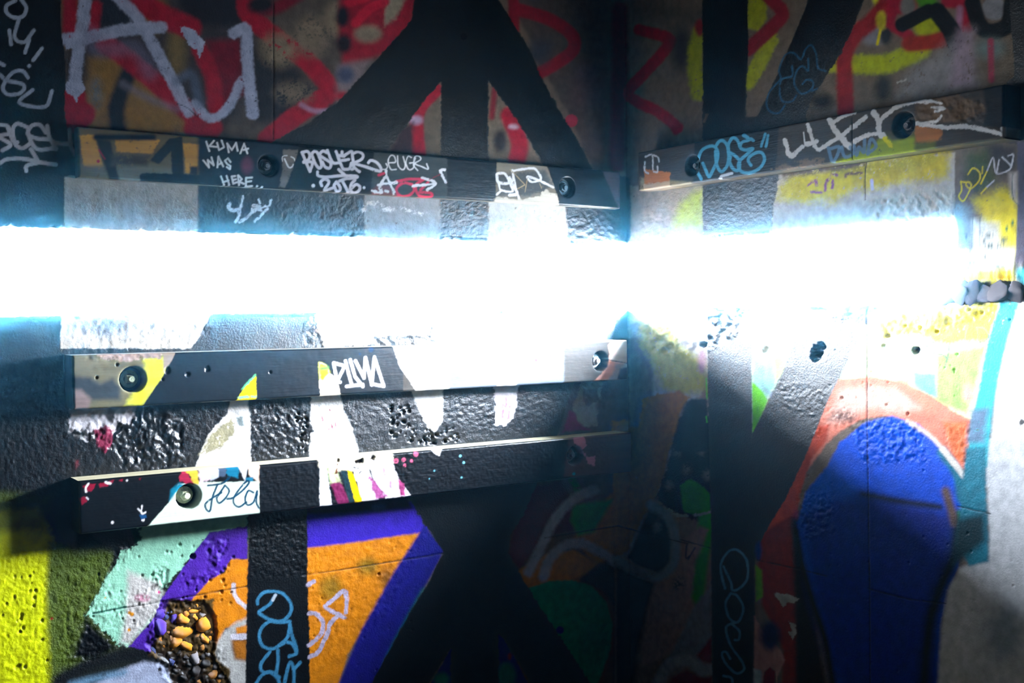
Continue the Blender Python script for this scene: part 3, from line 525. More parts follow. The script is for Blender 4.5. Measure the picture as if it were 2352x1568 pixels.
lines(K, 'K3', '340,320 560,550 450,610/600,440 560,660/770,510 810,600', 1.6, c(176, 156, 120), sm=False)
# upper right plank
poly(K, 'P', '1440,150 2352,150 2352,480 1440,480', c(66, 60, 54), f=3, rough=2)
poly(K, 'P', '1596,300 1790,260 1785,360 1772,430 1590,460', c(20, 25, 32), f=3, ro=.42, bu=.8)
poly(K, 'K4', '-700,1000 210,1080 210,1240 -700,1240', c(150, 140, 112), f=4, wear=.25)
poly(K, 'B', '2030,1128 2210,1150 2200,1220 2035,1240', c(190, 118, 60), f=1.5, rough=2); poly(K, 'B', '2030,1230 2205,1205 2200,1290 2035,1290', c(214, 190, 160), f=2, rough=3)
lines(K, 'B', '2035,1080 2035,1140 2060,1155/2040,1045 2085,1035 2090,1130/2095,1035 2125,1050 2132,1080/2120,1110 2120,1145 2095,1145', 3.2, TW, rough=1, wear=.15)
for s in ('-60,1110 160,1020 300,1060 550,950 760,920 740,1000 500,1060 200,1100', '300,980 500,930 560,1000 360,1010'): poly(K, 'K5', s, c(120, 98, 78), f=2, rough=4, wear=.2)
poly(K, 'K5', '870,1020 1180,860 1500,720 1640,600 1760,640 2110,560 2110,860 1200,980', c(150, 170, 20), f=9, rough=4, wear=.1); poly(K, 'K5', '1640,560 2110,430 2110,600 1760,680', c(84, 80, 50), f=8)
poly(K, 'K5', '2105,430 2500,480 2500,640 2340,700 2105,720', c(178, 112, 52), f=4, rough=4, wear=.06); poly(K, 'K5', '2105,700 2400,690 2400,840 2105,850', c(96, 104, 34), f=8)
poly(K, 'L8', '1610,660 1900,650 2080,720 2090,760 1880,830 1610,830', c(100, 78, 56), f=4, rough=4, wear=.04); poly(K, 'L8', '1930,860 2240,900 2240,960 1930,950', c(60, 52, 46), f=6)
poly(K, 'L8', '2060,560 2330,500 2330,960 2215,920 2210,880 2080,850 2100,740', c(32, 32, 34), f=5)
DB = c(70, 150, 184)
lines(K, 'K4', '395,1025 325,870 350,650 420,500 560,435 650,455 690,540 680,700 560,960 522,965 470,850 425,745/650,450 720,350 800,345 865,430 890,560/655,520 670,750 740,885 810,865 880,740 895,560 885,420 950,295 1020,300 1070,370 1088,445/895,540 1010,610 1085,710 1070,860 985,855 915,740 920,630/1335,335 1290,305 1230,335 1150,355 1105,410 1110,470 1190,505 1325,480 1210,590 1085,710 1072,830 1150,905 1300,905 1460,820 1535,680 1500,565 1410,545 1290,610 1242,690 1292,780', 7.2, DB, rough=.4, wear=.03)
line(K, 'K4', '1165,240 1235,285', 9, DB); line(K, 'K4', '730,1020 760,975 950,925', 6, c(206, 214, 226), sm=False); line(K, 'K4', '1475,440 1550,215', 6, DB); line(K, 'K4', '1562,445 1602,240', 6, DB)
CHK = c(228, 224, 222)
lines(K, 'K5', '150,660 235,905 410,755/490,435 560,650 640,800 800,720 980,610 1360,325/470,725 620,690/880,400 1000,320 1180,250/1560,380 1720,240 1900,130 2100,85 2352,85/1550,560 1360,600 1180,690', 9.5, CHK, rough=2.4, wear=.14)
lines(K, 'K5', '820,360 940,570 1130,770/1480,250 1560,380 1565,560 1620,600', 13, CHK, rough=2.6, wear=.12); line(K, 'K5', '430,550 450,750', 2.5, CHK, wear=.2)
lines(K, 'L8', '1560,712 1660,685 1790,706/1720,732 1812,738 1745,760/1790,785 1750,828 1610,842', 6, CHK, rough=2, wear=.2); line(K, 'L8', '1610,842 1800,868 1950,862 2100,888 2215,915 2205,880', 9.5, CHK, rough=2, wear=.05)
lines(K, 'K5', '800,780 870,990 970,770 810,800/1000,770 1050,915 1170,870 1130,770/1180,740 1225,890 1262,770 1335,850 1345,660/1390,870 1440,650 1515,760 1390,870', 7.5, c(108, 138, 166), a=.85, wear=.06)
line(K, 'K5', '1650,650 1740,750', 10, c(226, 220, 20), rough=3, wear=.2)
line(K, 'K5', '1155,330 1160,960', 2, c(16, 16, 16), h=-.002)
# lower planks: the upper of the two
poly(K, 'K8', '-60,60 1300,60 1240,200 1100,390 880,740 -60,800', c(104, 100, 76), f=3, rough=2)
poly(K, 'K8', '900,200 1110,190 1110,400 880,700 700,710 800,560 920,430', c(210, 214, 44), f=10, rough=3); poly(K, 'K8', '60,380 320,410 420,470 560,420 640,520 640,650 320,650 60,520', c(48, 56, 62), f=9)
poly(K, 'K8', '80,530 220,540 320,640 300,760 80,760', c(124, 106, 104), f=7); poly(K, 'K8', '260,90 1110,90 1090,200 880,200 700,240 480,200', c(160, 136, 126), f=2, rough=5, wear=.2); poly(K, 'K8', '1100,90 1270,90 1200,230 1110,330', c(140, 124, 110), f=2)
bk(K, 'K8', '1270,80 3700,-40 3700,800 860,760 900,690 1110,380 1200,220', rough=1)
poly(K, 'K8', '2105,368 2112,660 1895,660 1985,510', c(252, 228, 0), rough=1.5); line(K, 'K8', '1960,530 2100,380', 5, c(80, 160, 110), rough=2, wear=.2); line(K, 'K8', '1920,625 2100,610', 5, c(120, 190, 150), rough=2, wear=.3)
poly(K, 'L2', '205,200 270,225 300,300 360,350 415,520 218,520', c(236, 222, 200), rough=2); poly(K, 'L2', '205,205 270,228 300,300 240,370 212,350', c(226, 226, 30), f=4, rough=2); line(K, 'L2', '225,260 275,255', 9, c(90, 170, 70), f=4, wear=.15)
poly(K, 'L2', '870,40 1400,40 1400,490 1100,490 1010,350 930,240', c(238, 230, 222), rough=1.5); line(K, 'L2', '1210,370 1360,270', 4, c(226, 150, 160), wear=.4)
poly(K, 'P', '1180,770 1240,770 1236,900 1170,900', c(206, 196, 196), f=8, wear=.3)
poly(K, 'P', '1032,780 1295,760 1295,900 1160,900 1032,905', c(96, 102, 116), f=3, ro=.36)  # grey over the black band: glaring sheen put into the colour
poly(K, 'P', '1150,780 1190,780 1185,905 1140,905', c(238, 230, 224), f=2)
lines(K, 'L2', '338,212 370,370/338,208 440,235 370,375 398,382/445,190 472,300 500,400/488,180 530,330 602,420/455,420 600,402/535,190 612,345 625,160 682,405/682,405 705,155 790,418 690,400', 7, c(236, 234, 242), sm=False, rough=.4)
for x, y, r in ((675, 90, 6), (575, 128, 3)): dot(K, 'L2', x, y, r, c(30, 50, 80))
for x, y, r in ((235, 328, 3), (112, 452, 3.4), (225, 420, 2)): dot(K, 'L3', x, y, r, c(170, 40, 60))
poly(K, 'L3', '590,620 640,570 700,500 712,400 700,330 760,270 900,270 900,620', c(236, 164, 140), f=2, rough=1.5); poly(K, 'L3', '800,270 900,270 900,500 800,470 740,455 700,440 760,400', c(224, 210, 196), f=4)
poly(K, 'L3', '760,480 900,470 900,620 700,620 750,540', c(170, 150, 150), f=4); poly(K, 'L3', '800,520 875,505 875,620 780,610', c(60, 58, 80), f=3); line(K, 'L3', '700,450 880,482', 2, c(50, 40, 44), h=-.002)
# the lowest plank
bk(K, 'P', '140,960 1420,930 1420,1110 140,1260', rough=1)
poly(K, 'L1', '900,800 1140,530 1180,450 1240,330 1450,310 2100,300 2100,660 940,800', c(228, 246, 226), rough=1.2)
poly(K, 'L1', '1165,390 1250,318 1330,340 1225,420 1150,510', TEAL, f=4); poly(K, 'L1', '1235,270 1320,150 1410,340 1330,335', c(170, 40, 70), f=1.5, rough=3); poly(K, 'L1', '1320,170 1455,150 1455,340 1410,320 1380,270', c(216, 184, 60), f=2, rough=3)
poly(K, 'L1', '1450,150 1580,150 1600,270 1480,320', c(236, 206, 214), f=3, rough=3); poly(K, 'L1', '1580,150 1680,150 1670,260 1590,290', c(196, 200, 214), f=2); poly(K, 'L1', '1665,150 1760,150 1745,255 1680,245', c(70, 86, 108), f=2, rough=2)
poly(K, 'L1', '1745,140 1890,130 1875,262 1760,245', c(24, 110, 140), f=2, rough=3); poly(K, 'L1', '1880,140 1980,140 1950,300', c(236, 232, 236), f=2); poly(K, 'L1', '1965,120 2100,120 2100,310 2000,240', c(238, 206, 184), f=2, rough=2); poly(K, 'L1', '1950,265 2040,255 2030,300 1970,300', c(40, 120, 150), f=3)
lines(K, 'L1', '1555,345 1640,335 1720,315 1780,265/1660,330 1605,470 1580,610 1542,600 1530,540 1600,480 1700,420/1735,345 1680,430 1650,480 1675,530 1740,480 1782,400 1740,345/1760,485 1820,475 1920,400 1990,320 1970,298 1900,370 1832,470 1835,540 1890,570 1965,520/2040,420 1985,400 1952,480 1975,550 2040,520 2078,400 2070,520 2095,580', 4.6, INK, rough=.4, wear=.03)
for s in ('225,350 290,320 372,328 335,400 282,415', '400,330 500,305 560,288 490,352 410,366', '190,480 270,460 275,520 220,548', '610,285 660,275 650,300 620,298', '820,270 850,262 840,285'): poly(K, 'L1', s, c(140, 24, 50), rough=2)
line(K, 'L1', '292,325 262,370 268,410', 4.5, TW); line(K, 'L1', '475,310 520,322', 5, TW, rough=1); line(K, 'L1', '270,470 290,490', 3, TW); dot(K, 'L1', 700, 290, 2.3, TW); dot(K, 'L1', 545, 735, 3.4, TW); dot(K, 'L1', 870, 706, 4, TW); line(K, 'L1', '815,590 848,615 858,560', 3.4, TW); line(K, 'L1', '850,610 862,642 897,628', 4, TW); poly(K, 'L1', '835,660 905,650 915,690 850,700', c(30, 80, 130), rough=2)
poly(K, 'L2', '180,1000 860,960 880,1110 460,1190 215,1150', c(240, 226, 196), f=3, rough=3)
poly(K, 'L2', '213,1130 275,1150 325,1500 213,1500', c(240, 238, 238), rough=1.5); poly(K, 'L2', '270,1140 345,1140 410,1290 310,1300', c(202, 216, 160), f=5, rough=3); poly(K, 'L2', '305,1300 400,1270 485,1470 385,1490', c(124, 36, 80), f=3, rough=2.5); poly(K, 'L2', '400,1170 470,1170 540,1470 480,1470', c(30, 50, 56), f=3, rough=2)
poly(K, 'L2', '455,1160 505,1190 610,1470 535,1470', c(252, 204, 6), rough=2); poly(K, 'L2', '500,1140 640,1120 700,1300 750,1450 605,1470', c(240, 234, 230), rough=2)
poly(K, 'L2', '640,1080 860,1080 925,1250 1030,1400 810,1430 700,1260', c(240, 232, 236), rough=2); poly(K, 'L2', '640,1200 720,1290 825,1410 715,1440 680,1290', c(166, 80, 134), f=2.5, rough=3, wear=.1); poly(K, 'L2', '915,1245 975,1300 985,1400 940,1410', c(160, 60, 110), f=2, rough=2)
for x, y in ((790, 1180), (800, 1230), (850, 1300)): blob(K, 'L2', x, y, 3, 8, c(200, 140, 180), f=4, wear=.3)
for s in ('525,1085 600,1068 605,1100 545,1120', '680,1040 722,1032 700,1082 670,1080', '370,1075 390,1070 385,1100 370,1100'): poly(K, 'L2', s, c(24, 12, 8), rough=2, h=-.006)
line(K, 'L2', '520,1150 590,1170 570,1200', 3, c(40, 16, 8), rough=2); line(K, 'L2', '370,1120 362,1200', 3, c(110, 60, 40), rough=2)
for x, y, r in ((900, 1090, 6), (970, 1080, 5), (980, 1130, 4), (1080, 1030, 6), (1040, 1090, 4)): dot(K, 'L2', x, y, r, c(196, 90, 120), wear=.25)
poly(K, 'L2', '1215,985 1320,975 1290,1040 1250,1030', c(236, 228, 226), rough=2)
for x, y, r in ((1245, 1180, 2), (1490, 1240, 2.5), (1510, 1105, 3), (1200, 1250, 1.6), (1480, 1045, 3)): dot(K, 'L2', x, y, r, c(120, 190, 206))
poly(K, 'L3', '390,1060 1000,980 1000,1400 340,1400 350,1290', c(84, 62, 66), f=3, rough=2)
poly(K, 'L3', '405,1085 500,1075 530,1150 495,1185 520,1240 590,1240 605,1330 540,1290 500,1225 440,1150', c(186, 118, 140), rough=3); blob(K, 'L3', 420, 1380, 3, 3, c(40, 160, 190), f=1)

# ======================= relief
W.h += (.0004 * (NM - .5) + .0012 * (NL - .5)).astype(np.float32)
K.h += (.0005 * (NM - .5)).astype(np.float32)
relief(W, 'P', '-60,850 1340,880 1250,1020 -60,1170', .0009, 7, 6, 1)
relief(W, 'K8', '560,820 900,740 1320,860 1320,1400 700,1400 560,1150', .0062, 15, 8, 2)
relief(W, 'K8', '90,740 830,730 740,900 590,1000 290,1100 90,1000', .0065, 18, 3, 3)
relief(W, 'K8', '350,950 570,950 540,1200 400,1180', .005, 12, 5, 4)
relief(W, 'K8', '2040,720 2600,640 2600,1300 2060,1320', .0020, 7, 10, 5)
pits(W, 'L2', 850, 590, 1020, 870, 34, 2, 5, .007, 11); pits(W, 'L2', 1000, 780, 1500, 920, 34, 1.5, 5, .006, 12); pits(W, 'L2', 1150, 840, 1260, 930, 14, 3, 6, .007, 13); pits(W, 'L2', 0, 650, 120, 1000, 30, 2, 4, .006, 14)
relief(W, 'L2', '1300,560 1800,560 1800,900 1200,900', .0010, 7, 10, 6)
relief(W, 'L7', '-340,30 500,40 390,260 190,360 -20,420 -330,260', .0065, 15, 10, 7); relief(W, 'L7', '900,50 1400,50 1300,140 1120,190', .004, 10, 8, 8)
relief(W, 'L7', '1370,60 2200,50 2100,120 1870,220 1560,250 1400,270', .008, 17, 8, 9)
for x, y, r in ((1830, 170, 11), (1425, 270, 6), (1640, 215, 5), (2060, 110, 5), (1980, 90, 5), (1760, 240, 5), (1540, 200, 4)): pit(W, 'L7', x, y, r, .009)
relief(W, 'L7', '1150,860 1400,820 1650,880 1700,1128 1250,1128', .0036, 8, 8, 10, bias=.1); relief(W, 'L7', '650,560 1000,640 960,900 700,760', .0015, 6, 10, 11); relief(W, 'L7', '1000,740 1250,760 1180,880 900,980', .003, 8, 8, 12); relief(W, 'L7', '1780,900 2000,880 1950,1128 1850,1100', .0026, 8, 8, 13)
relief(W, 'I', '820,250 1050,320 1060,560 840,640', .003, 9, 8, 14)
relief(W, 'L1', '1520,920 1790,880 1760,1080 1660,1200 1560,1150', .007, 12, 5, 15); relief(W, 'L1', '1270,1330 1600,1230 1700,1260 1620,1340 1300,1460', .0045, 11, 6, 16); relief(W, 'L1', '1640,1200 1780,1180 1760,1270 1640,1300', .005, 9, 5, 17)
relief(W, 'L1', '990,1200 1140,1220 1100,1480 940,1480', .006, 10, 6, 18, bias=-.3); relief(W, 'L1', '450,1400 560,1400 540,1500 460,1500', .004, 9, 5, 19); relief(W, 'L1', '640,960 860,980 650,1220 520,1250', .003, 8, 8, 20)
relief(W, 'G', '-100,700 340,640 340,1568 -100,1568', .0016, 7, 10, 21); relief(W, 'G', '340,700 800,700 600,1100 780,1330 400,1500', .003, 8, 10, 22); relief(W, 'G', '560,1040 1080,860 1080,1060 850,1310', .0016, 6, 8, 23)
relief(W, 'P', '706,1258 980,1225 900,1400 800,1500 706,1560', .0014, 9, 8, 24); relief(W, 'P', '575,1180 706,1170 706,1320 575,1330', .0014, 6, 8, 25)
relief(W, 'P', '150,425 1440,470 1440,560 150,540', .0007, 5, 6, 26); relief(W, 'P', '1280,490 1560,470 1520,575 1280,570', .0016, 8, 8, 27); relief(W, 'P', '1450,420 2180,340 2180,520 1450,560', .0007, 5, 6, 28)
relief(W, 'P', '1990,455 2190,440 2190,520 1990,530', .003, 8, 8, 29)
relief(W, 'K6', '300,1450 540,1290 1115,1275 1115,1450 560,1480', .012, 16, 3, 30, bias=-.2); relief(W, 'K6', '560,1200 1030,1160 1020,1290 560,1290', .006, 12, 6, 31, bias=-.2); relief(W, 'K6', '1000,1100 1300,1080 1300,1500 1000,1500', .006, 12, 6, 32)
relief(W, 'L3', '440,620 700,620 720,1000 430,1000', .003, 14, 4, 33); relief(W, 'L3', '1000,220 1300,220 1250,400 1050,380', .007, 14, 8, 34)
relief(W, 'P', '700,715 1000,715 1000,790 700,800', .0022, 9, 6, 35); relief(W, 'P', '150,735 500,735 430,805 150,810', .002, 12, 8, 36)
poly(W, 'L5', '1140,235 1500,250 1690,230 1850,450 1870,750 1810,950 1900,1150 2080,1400 1240,1400 1230,1060 1000,940 900,800 1060,720 1010,450', c(70, 50, 30), f=3, rough=3, a=.35, h=-.018)
relief(W, 'L5', '1140,235 1690,230 1870,750 2080,1400 1240,1400 900,800', .006, 9, 6, 37)
for x, y, r, d in ((168, 330, 7.5, .03), (1615, 367, 9, .035), (595, 362, 9, .012), (950, 370, 15, .016), (935, 410, 12, .014), (970, 340, 10, .012), (1395, 335, 5, .008), (1110, 692, 3.4, .006), (1415, 740, 3, .006), (1560, 800, 4, .006), (1895, 398, 3, .005), (1875, 500, 3, .005), (2340, 860, 5, .01), (1425, 585, 2.5, .005), (1130, 765, 2, .004), (2255, 160, 3, .005)):
    pit(W, 'L7', x, y, r, d, .25 if d > .02 else .9)
dot(W, 'L7', 1613, 367, 8, c(16, 14, 14)); dot(W, 'L7', 170, 330, 6.5, c(30, 40, 56)); blob(W, 'L7', 950, 375, 9, 14, c(34, 50, 66), f=4, rough=4)
pits(W, 'F', 150, 250, 1000, 470, 26, 1, 2.6, .004, 40); pits(W, 'F', 1000, 820, 1900, 1300, 30, 1, 2.4, .004, 41); pits(W, 'I', 850, 60, 2300, 1500, 60, 1, 2.6, .004, 42)
pits(W, 'G', 0, 800, 340, 1500, 26, 2, 5, .005, 43); pits(W, 'G', 600, 700, 1080, 1250, 30, 1.5, 4, .005, 44); pits(W, 'G', 1080, 640, 1640, 1100, 26, 1.5, 5, .005, 45); pits(W, 'P', 706, 1240, 960, 1540, 30, 1, 3, .004, 46)
pit(W, 'L1', 1395, 1095, 7, .014, .3); pit(W, 'P', 870, 1318, 3.5, .008, .3)
relief(K, 'P', '590,1080 740,1050 1400,1000 1400,1110 590,1190', .0006, 6, 6, 50); relief(K, 'L2', '200,1000 1030,1000 1030,1420 200,1480', .0008, 8, 6, 51)
for x, y, r in ((1150, 330, 8), (1370, 375, 6), (1585, 315, 7), (385, 410, 3.5), (605, 270, 4), (1100, 430, 3), (2260, 350, 3.5)): pit(K, 'K8', x, y, r, .004, .6)
relief(K, 'L8', '1610,660 2090,690 2080,830 1620,830', .003, 12, 5, 52); relief(K, 'K8', '260,120 1100,120 1080,220 280,220', .0022, 14, 4, 53)
# ---------------------------------------------------------------- materials
def N(nt, t, **kw):
    n = nt.nodes.new(t)
    for k, v in kw.items(): setattr(n, k, v)
    return n
def paint_material(name, grain, scale, dist):
    m = bpy.data.materials.new(name); m.use_nodes = True; nt = m.node_tree; nt.nodes.clear(); L = nt.links.new
    out = N(nt, 'ShaderNodeOutputMaterial'); b = N(nt, 'ShaderNodeBsdfPrincipled'); L(b.outputs[0], out.inputs[0])
    pc = N(nt, 'ShaderNodeAttribute', attribute_name='paint'); sf = N(nt, 'ShaderNodeAttribute', attribute_name='surf')
    sp = N(nt, 'ShaderNodeSeparateColor'); L(sf.outputs['Color'], sp.inputs[0])
    tc = N(nt, 'ShaderNodeTexCoord'); mp = N(nt, 'ShaderNodeMapping'); mp.inputs['Scale'].default_value = grain; L(tc.outputs['Object'], mp.inputs[0])
    n1 = N(nt, 'ShaderNodeTexNoise'); n1.inputs['Scale'].default_value = scale; n1.inputs['Detail'].default_value = 5; n1.inputs['Roughness'].default_value = .62; L(mp.outputs[0], n1.inputs[0])
    n2 = N(nt, 'ShaderNodeTexNoise'); n2.inputs['Scale'].default_value = scale * .22; n2.inputs['Detail'].default_value = 4; L(mp.outputs[0], n2.inputs[0])
    mr = N(nt, 'ShaderNodeMapRange'); mr.inputs[1].default_value = .3; mr.inputs[2].default_value = .7; mr.inputs[3].default_value = .44; mr.inputs[4].default_value = .66; L(n2.outputs[0], mr.inputs[0])
    mx = N(nt, 'ShaderNodeVectorMath', operation='SCALE'); L(pc.outputs['Color'], mx.inputs[0]); L(mr.outputs[0], mx.inputs['Scale'])
    L(mx.outputs[0], b.inputs['Base Color']); L(sp.outputs[0], b.inputs['Roughness']); L(sp.outputs[2], b.inputs['Specular IOR Level'])
    ad = N(nt, 'ShaderNodeMath', operation='MULTIPLY_ADD'); L(n2.outputs[0], ad.inputs[0]); ad.inputs[1].default_value = .6; L(n1.outputs[0], ad.inputs[2])
    bp = N(nt, 'ShaderNodeBump'); bp.inputs['Distance'].default_value = dist; L(sp.outputs[1], bp.inputs['Strength']); L(ad.outputs[0], bp.inputs['Height']); L(bp.outputs[0], b.inputs['Normal'])
    return m
MAT_WALL = paint_material('painted_concrete', (1, 1, 1), 190, .004)
MAT_PLX = paint_material('painted_plank_along_x', (.10, 1, 1), 240, .002)
MAT_PLY = paint_material('painted_plank_along_y', (1, .10, 1), 240, .002)
def plain(name, col, rough=.8, metal=0., bump=.4, scale=60):
    m = bpy.data.materials.new(name); m.use_nodes = True; nt = m.node_tree; L = nt.links.new
    b = nt.nodes['Principled BSDF']; b.inputs['Roughness'].default_value = rough; b.inputs['Metallic'].default_value = metal
    tc = N(nt, 'ShaderNodeTexCoord'); n = N(nt, 'ShaderNodeTexNoise'); n.inputs['Scale'].default_value = scale; n.inputs['Detail'].default_value = 6; L(tc.outputs['Object'], n.inputs[0])
    r = N(nt, 'ShaderNodeValToRGB'); r.color_ramp.elements[0].position = .3; r.color_ramp.elements[1].position = .7
    r.color_ramp.elements[0].color = (*[float(v) * .6 for v in col], 1); r.color_ramp.elements[1].color = (*[float(min(1, v * 1.2)) for v in col], 1)
    L(n.outputs[0], r.inputs[0]); L(r.outputs[0], b.inputs['Base Color'])
    bp = N(nt, 'ShaderNodeBump'); bp.inputs['Strength'].default_value = bump; bp.inputs['Distance'].default_value = .004; L(n.outputs[0], bp.inputs['Height']); L(bp.outputs[0], b.inputs['Normal'])
    return m
MAT_ROOM = plain('raw_concrete', c(14, 14, 16), .85, scale=9)

# ---------------------------------------------------------------- mesh builders
def sample(arr, px):
    x = np.clip(px[..., 0] + MX, 0, CW - 1.001); y = np.clip(px[..., 1] + MX, 0, CH - 1.001)
    i, j = y.astype(int), x.astype(int); fy, fx = (y - i), (x - j)
    if arr.ndim == 3: fy, fx = fy[..., None], fx[..., None]
    return arr[i, j] * (1 - fy) * (1 - fx) + arr[i, j + 1] * (1 - fy) * fx + arr[i + 1, j] * fy * (1 - fx) + arr[i + 1, j + 1] * fy * fx
class MeshBuf:
    def __init__(s): s.v, s.q, s.col, s.sur, s.n = [], [], [], [], 0
    def add(s, v, q, col, sur):
        s.v.append(v); s.q.append(np.asarray(q) + s.n); s.col.append(np.broadcast_to(col, (len(v), 3))); s.sur.append(np.broadcast_to(sur, (len(v), 3))); s.n += len(v)
    def box(s, a, b, col, sur=(.8, .4, .15)):
        v = np.array([[(a, b)[i >> k & 1][k] for k in range(3)] for i in range(8)], float)
        s.add(v, [[0, 2, 3, 1], [4, 5, 7, 6], [0, 1, 5, 4], [2, 6, 7, 3], [0, 4, 6, 2], [1, 3, 7, 5]], col, sur)
    def build(s, name, mat, parent=None, smooth=True):
        v = np.vstack(s.v).astype(np.float32); q = np.vstack(s.q).astype(np.int32)
        me = bpy.data.meshes.new(name); me.vertices.add(len(v)); me.vertices.foreach_set('co', v.ravel())
        me.loops.add(q.size); me.loops.foreach_set('vertex_index', q.ravel())
        me.polygons.add(len(q)); me.polygons.foreach_set('loop_start', np.arange(0, q.size, 4, dtype=np.int32))
        me.update(calc_edges=True)
        me.polygons.foreach_set('use_smooth', np.full(len(q), smooth))
        for nm, src in (('paint', s.col), ('surf', s.sur)):
            at = me.attributes.new(nm, 'FLOAT_COLOR', 'POINT'); d = np.ones((len(v), 4), np.float32); d[:, :3] = np.vstack(src); at.data.foreach_set('color', d.ravel())
        me.materials.append(mat); me.validate()
        o = bpy.data.objects.new(name, me); C.objects.link(o); o.parent = parent
        return o
def axis_pts(axis, s, z, h):            # axis 1: the left wall (plane Y=0), axis 0: the right wall (plane X=0)
    return np.stack([s, -h, z], -1) if axis == 1 else np.stack([-h, s, z], -1)
def grid_quads(n, m, keep, flip):
    i = np.arange(n * m).reshape(n, m)
    q = np.stack([i[:-1, :-1], i[:-1, 1:], i[1:, 1:], i[1:, :-1]], -1)[keep]
    return q[:, ::-1] if flip else q
CONC = c(150, 142, 134)
def zlines():
    fine = lambda a, b, d: np.linspace(a, b, int(round((b - a) / d)) + 1)
    return np.concatenate([np.linspace(ZF, -1.33, 6)[:-1], fine(-1.33, Z_SILL, .0026), fine(Z_SILL, Z_HEAD, .012)[1:], fine(Z_HEAD, .90, .0026)[1:], np.linspace(.90, ZC, 6)[1:]])
def wall(name, axis, S, slit_end):
    Z = zlines(); sv, zv = np.meshgrid(S, Z, indexing='ij')
    base = axis_pts(axis, sv, zv, np.zeros_like(sv)); px = project(base)
    h = sample(W.h, px); col = sample(W.c, px); ro = sample(W.r, px); bu = sample(W.b, px); gl = sample(W.s, px)
    ins = S > slit_end + 1e-6
    inz = (Z > Z_SILL + 1e-6) & (Z < Z_HEAD - 1e-6)
    # the arris of the opening is worn round and a little ragged
    dsl = np.where(zv > 0, zv - Z_HEAD, Z_SILL - zv); near = np.clip(1 - np.abs(dsl) / .012, 0, 1) * ins[:, None]
    jit = (sample(NM, px) - .5)
    h = h - .006 * near ** 2 - .006 * near * np.clip(jit * 2, 0, 1)
    zz = zv + np.where(zv > 0, 1, -1) * near ** 2 * .004 * np.clip(jit * 1.6 + .1, -.2, 1)
    if slit_end == SLIT_R:
        nj = np.clip(1 - np.abs(sv - slit_end) / .010, 0, 1) * ((zv < Z_HEAD) & (zv > Z_SILL)); h = h - .008 * nj ** 2
    P = axis_pts(axis, sv, zz, h)
    cs = (S[:-1] + S[1:]) / 2; cz = (Z[:-1] + Z[1:]) / 2
    hole = (cs > slit_end)[:, None] & ((cz > Z_SILL) & (cz < Z_HEAD))[None]
    mb = MeshBuf(); n, m = sv.shape
    sur = np.stack([ro, bu, gl], -1)
    # in the cells of the hole only the outer lines are kept; unused points are pulled behind the wall
    mb.add(P.reshape(-1, 3), grid_quads(n, m, ~hole, axis == 0), col.reshape(-1, 3), sur.reshape(-1, 3))
    ids = np.arange(n * m).reshape(n, m); si = np.where(S > slit_end - 1e-6)[0]
    js, jh = np.argmin(np.abs(Z - Z_SILL)), np.argmin(np.abs(Z - Z_HEAD))
    def rim(line):
        vv = P.reshape(-1, 3)[line].copy(); back = vv.copy(); back[:, axis] = .05
        k = len(vv); q = np.stack([np.arange(k - 1), np.arange(1, k), np.arange(1, k) + k, np.arange(k - 1) + k], -1)
        mb.add(np.vstack([vv, back]), q, np.vstack([col.reshape(-1, 3)[line]] * 2), np.tile([.7, .5, .15], (2 * k, 1)))
    rim(ids[si, js]); rim(ids[si, jh]); rim(ids[si[0], js:jh + 1])
    T = T_LEFT if axis == 1 else T_RIGHT
    def mass(s0, s1, z0, z1):
        a, b = [0, 0, z0], [0, 0, z1]; a[1 - axis], b[1 - axis] = s0, s1; a[axis], b[axis] = .03, T
        mb.box(a, b, CONC)
    far = X0 if axis == 1 else Y0; end = T_RIGHT if axis == 1 else .03
    mass(far, end, ZF, Z_SILL - .004); mass(far, end, Z_HEAD + .004, ZC); mass(far, slit_end - .003, Z_SILL - .004, Z_HEAD + .004)
    used = np.zeros(mb.n, bool)
    o = mb.build(name, MAT_WALL); o['kind'] = 'structure'
    bm = bmesh.new(); bm.from_mesh(o.data); loose = [v for v in bm.verts if not v.link_faces]; bmesh.ops.delete(bm, geom=loose, context='VERTS'); bm.to_mesh(o.data); bm.free()
    return o
xs = unproject(np.stack([np.arange(-130, 1444, 2.2), np.full(len(np.arange(-130, 1444, 2.2)), 660.)], -1), 1, 0.)[:, 0]
xs = xs[xs < -.0008]
SL = np.concatenate([np.linspace(X0, SLIT_L, 8), np.linspace(SLIT_L, xs[0], 18)[1:-1], xs, [0.0, .012]])
ys = unproject(np.stack([np.arange(1436, 2440, 2.2), np.full(len(np.arange(1436, 2440, 2.2)), 660.)], -1), 0, 0.)[:, 1][::-1]
ys = ys[ys < -.0008]; ys[np.argmin(np.abs(ys - SLIT_R))] = SLIT_R
SR = np.concatenate([np.linspace(Y0, ys[0], 26)[:-1], ys, [0.0, .012]])
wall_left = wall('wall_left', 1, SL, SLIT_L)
wall_right = wall('wall_right', 0, SR, SLIT_R)
for nm, a, b in (('wall_rear', (X0 - .2, Y0 - .2, ZF), (T_RIGHT, Y0, ZC)), ('wall_side', (X0 - .2, Y0, ZF), (X0, T_LEFT, ZC)),
                 ('floor', (X0 - .2, Y0 - .2, ZF - .2), (T_RIGHT, T_LEFT, ZF)), ('ceiling', (X0 - .2, Y0 - .2, ZC), (T_RIGHT, T_LEFT, ZC + .2))):
    mb = MeshBuf(); mb.box(a, b, CONC); o = mb.build(nm, MAT_ROOM, smooth=False); o['kind'] = 'structure'

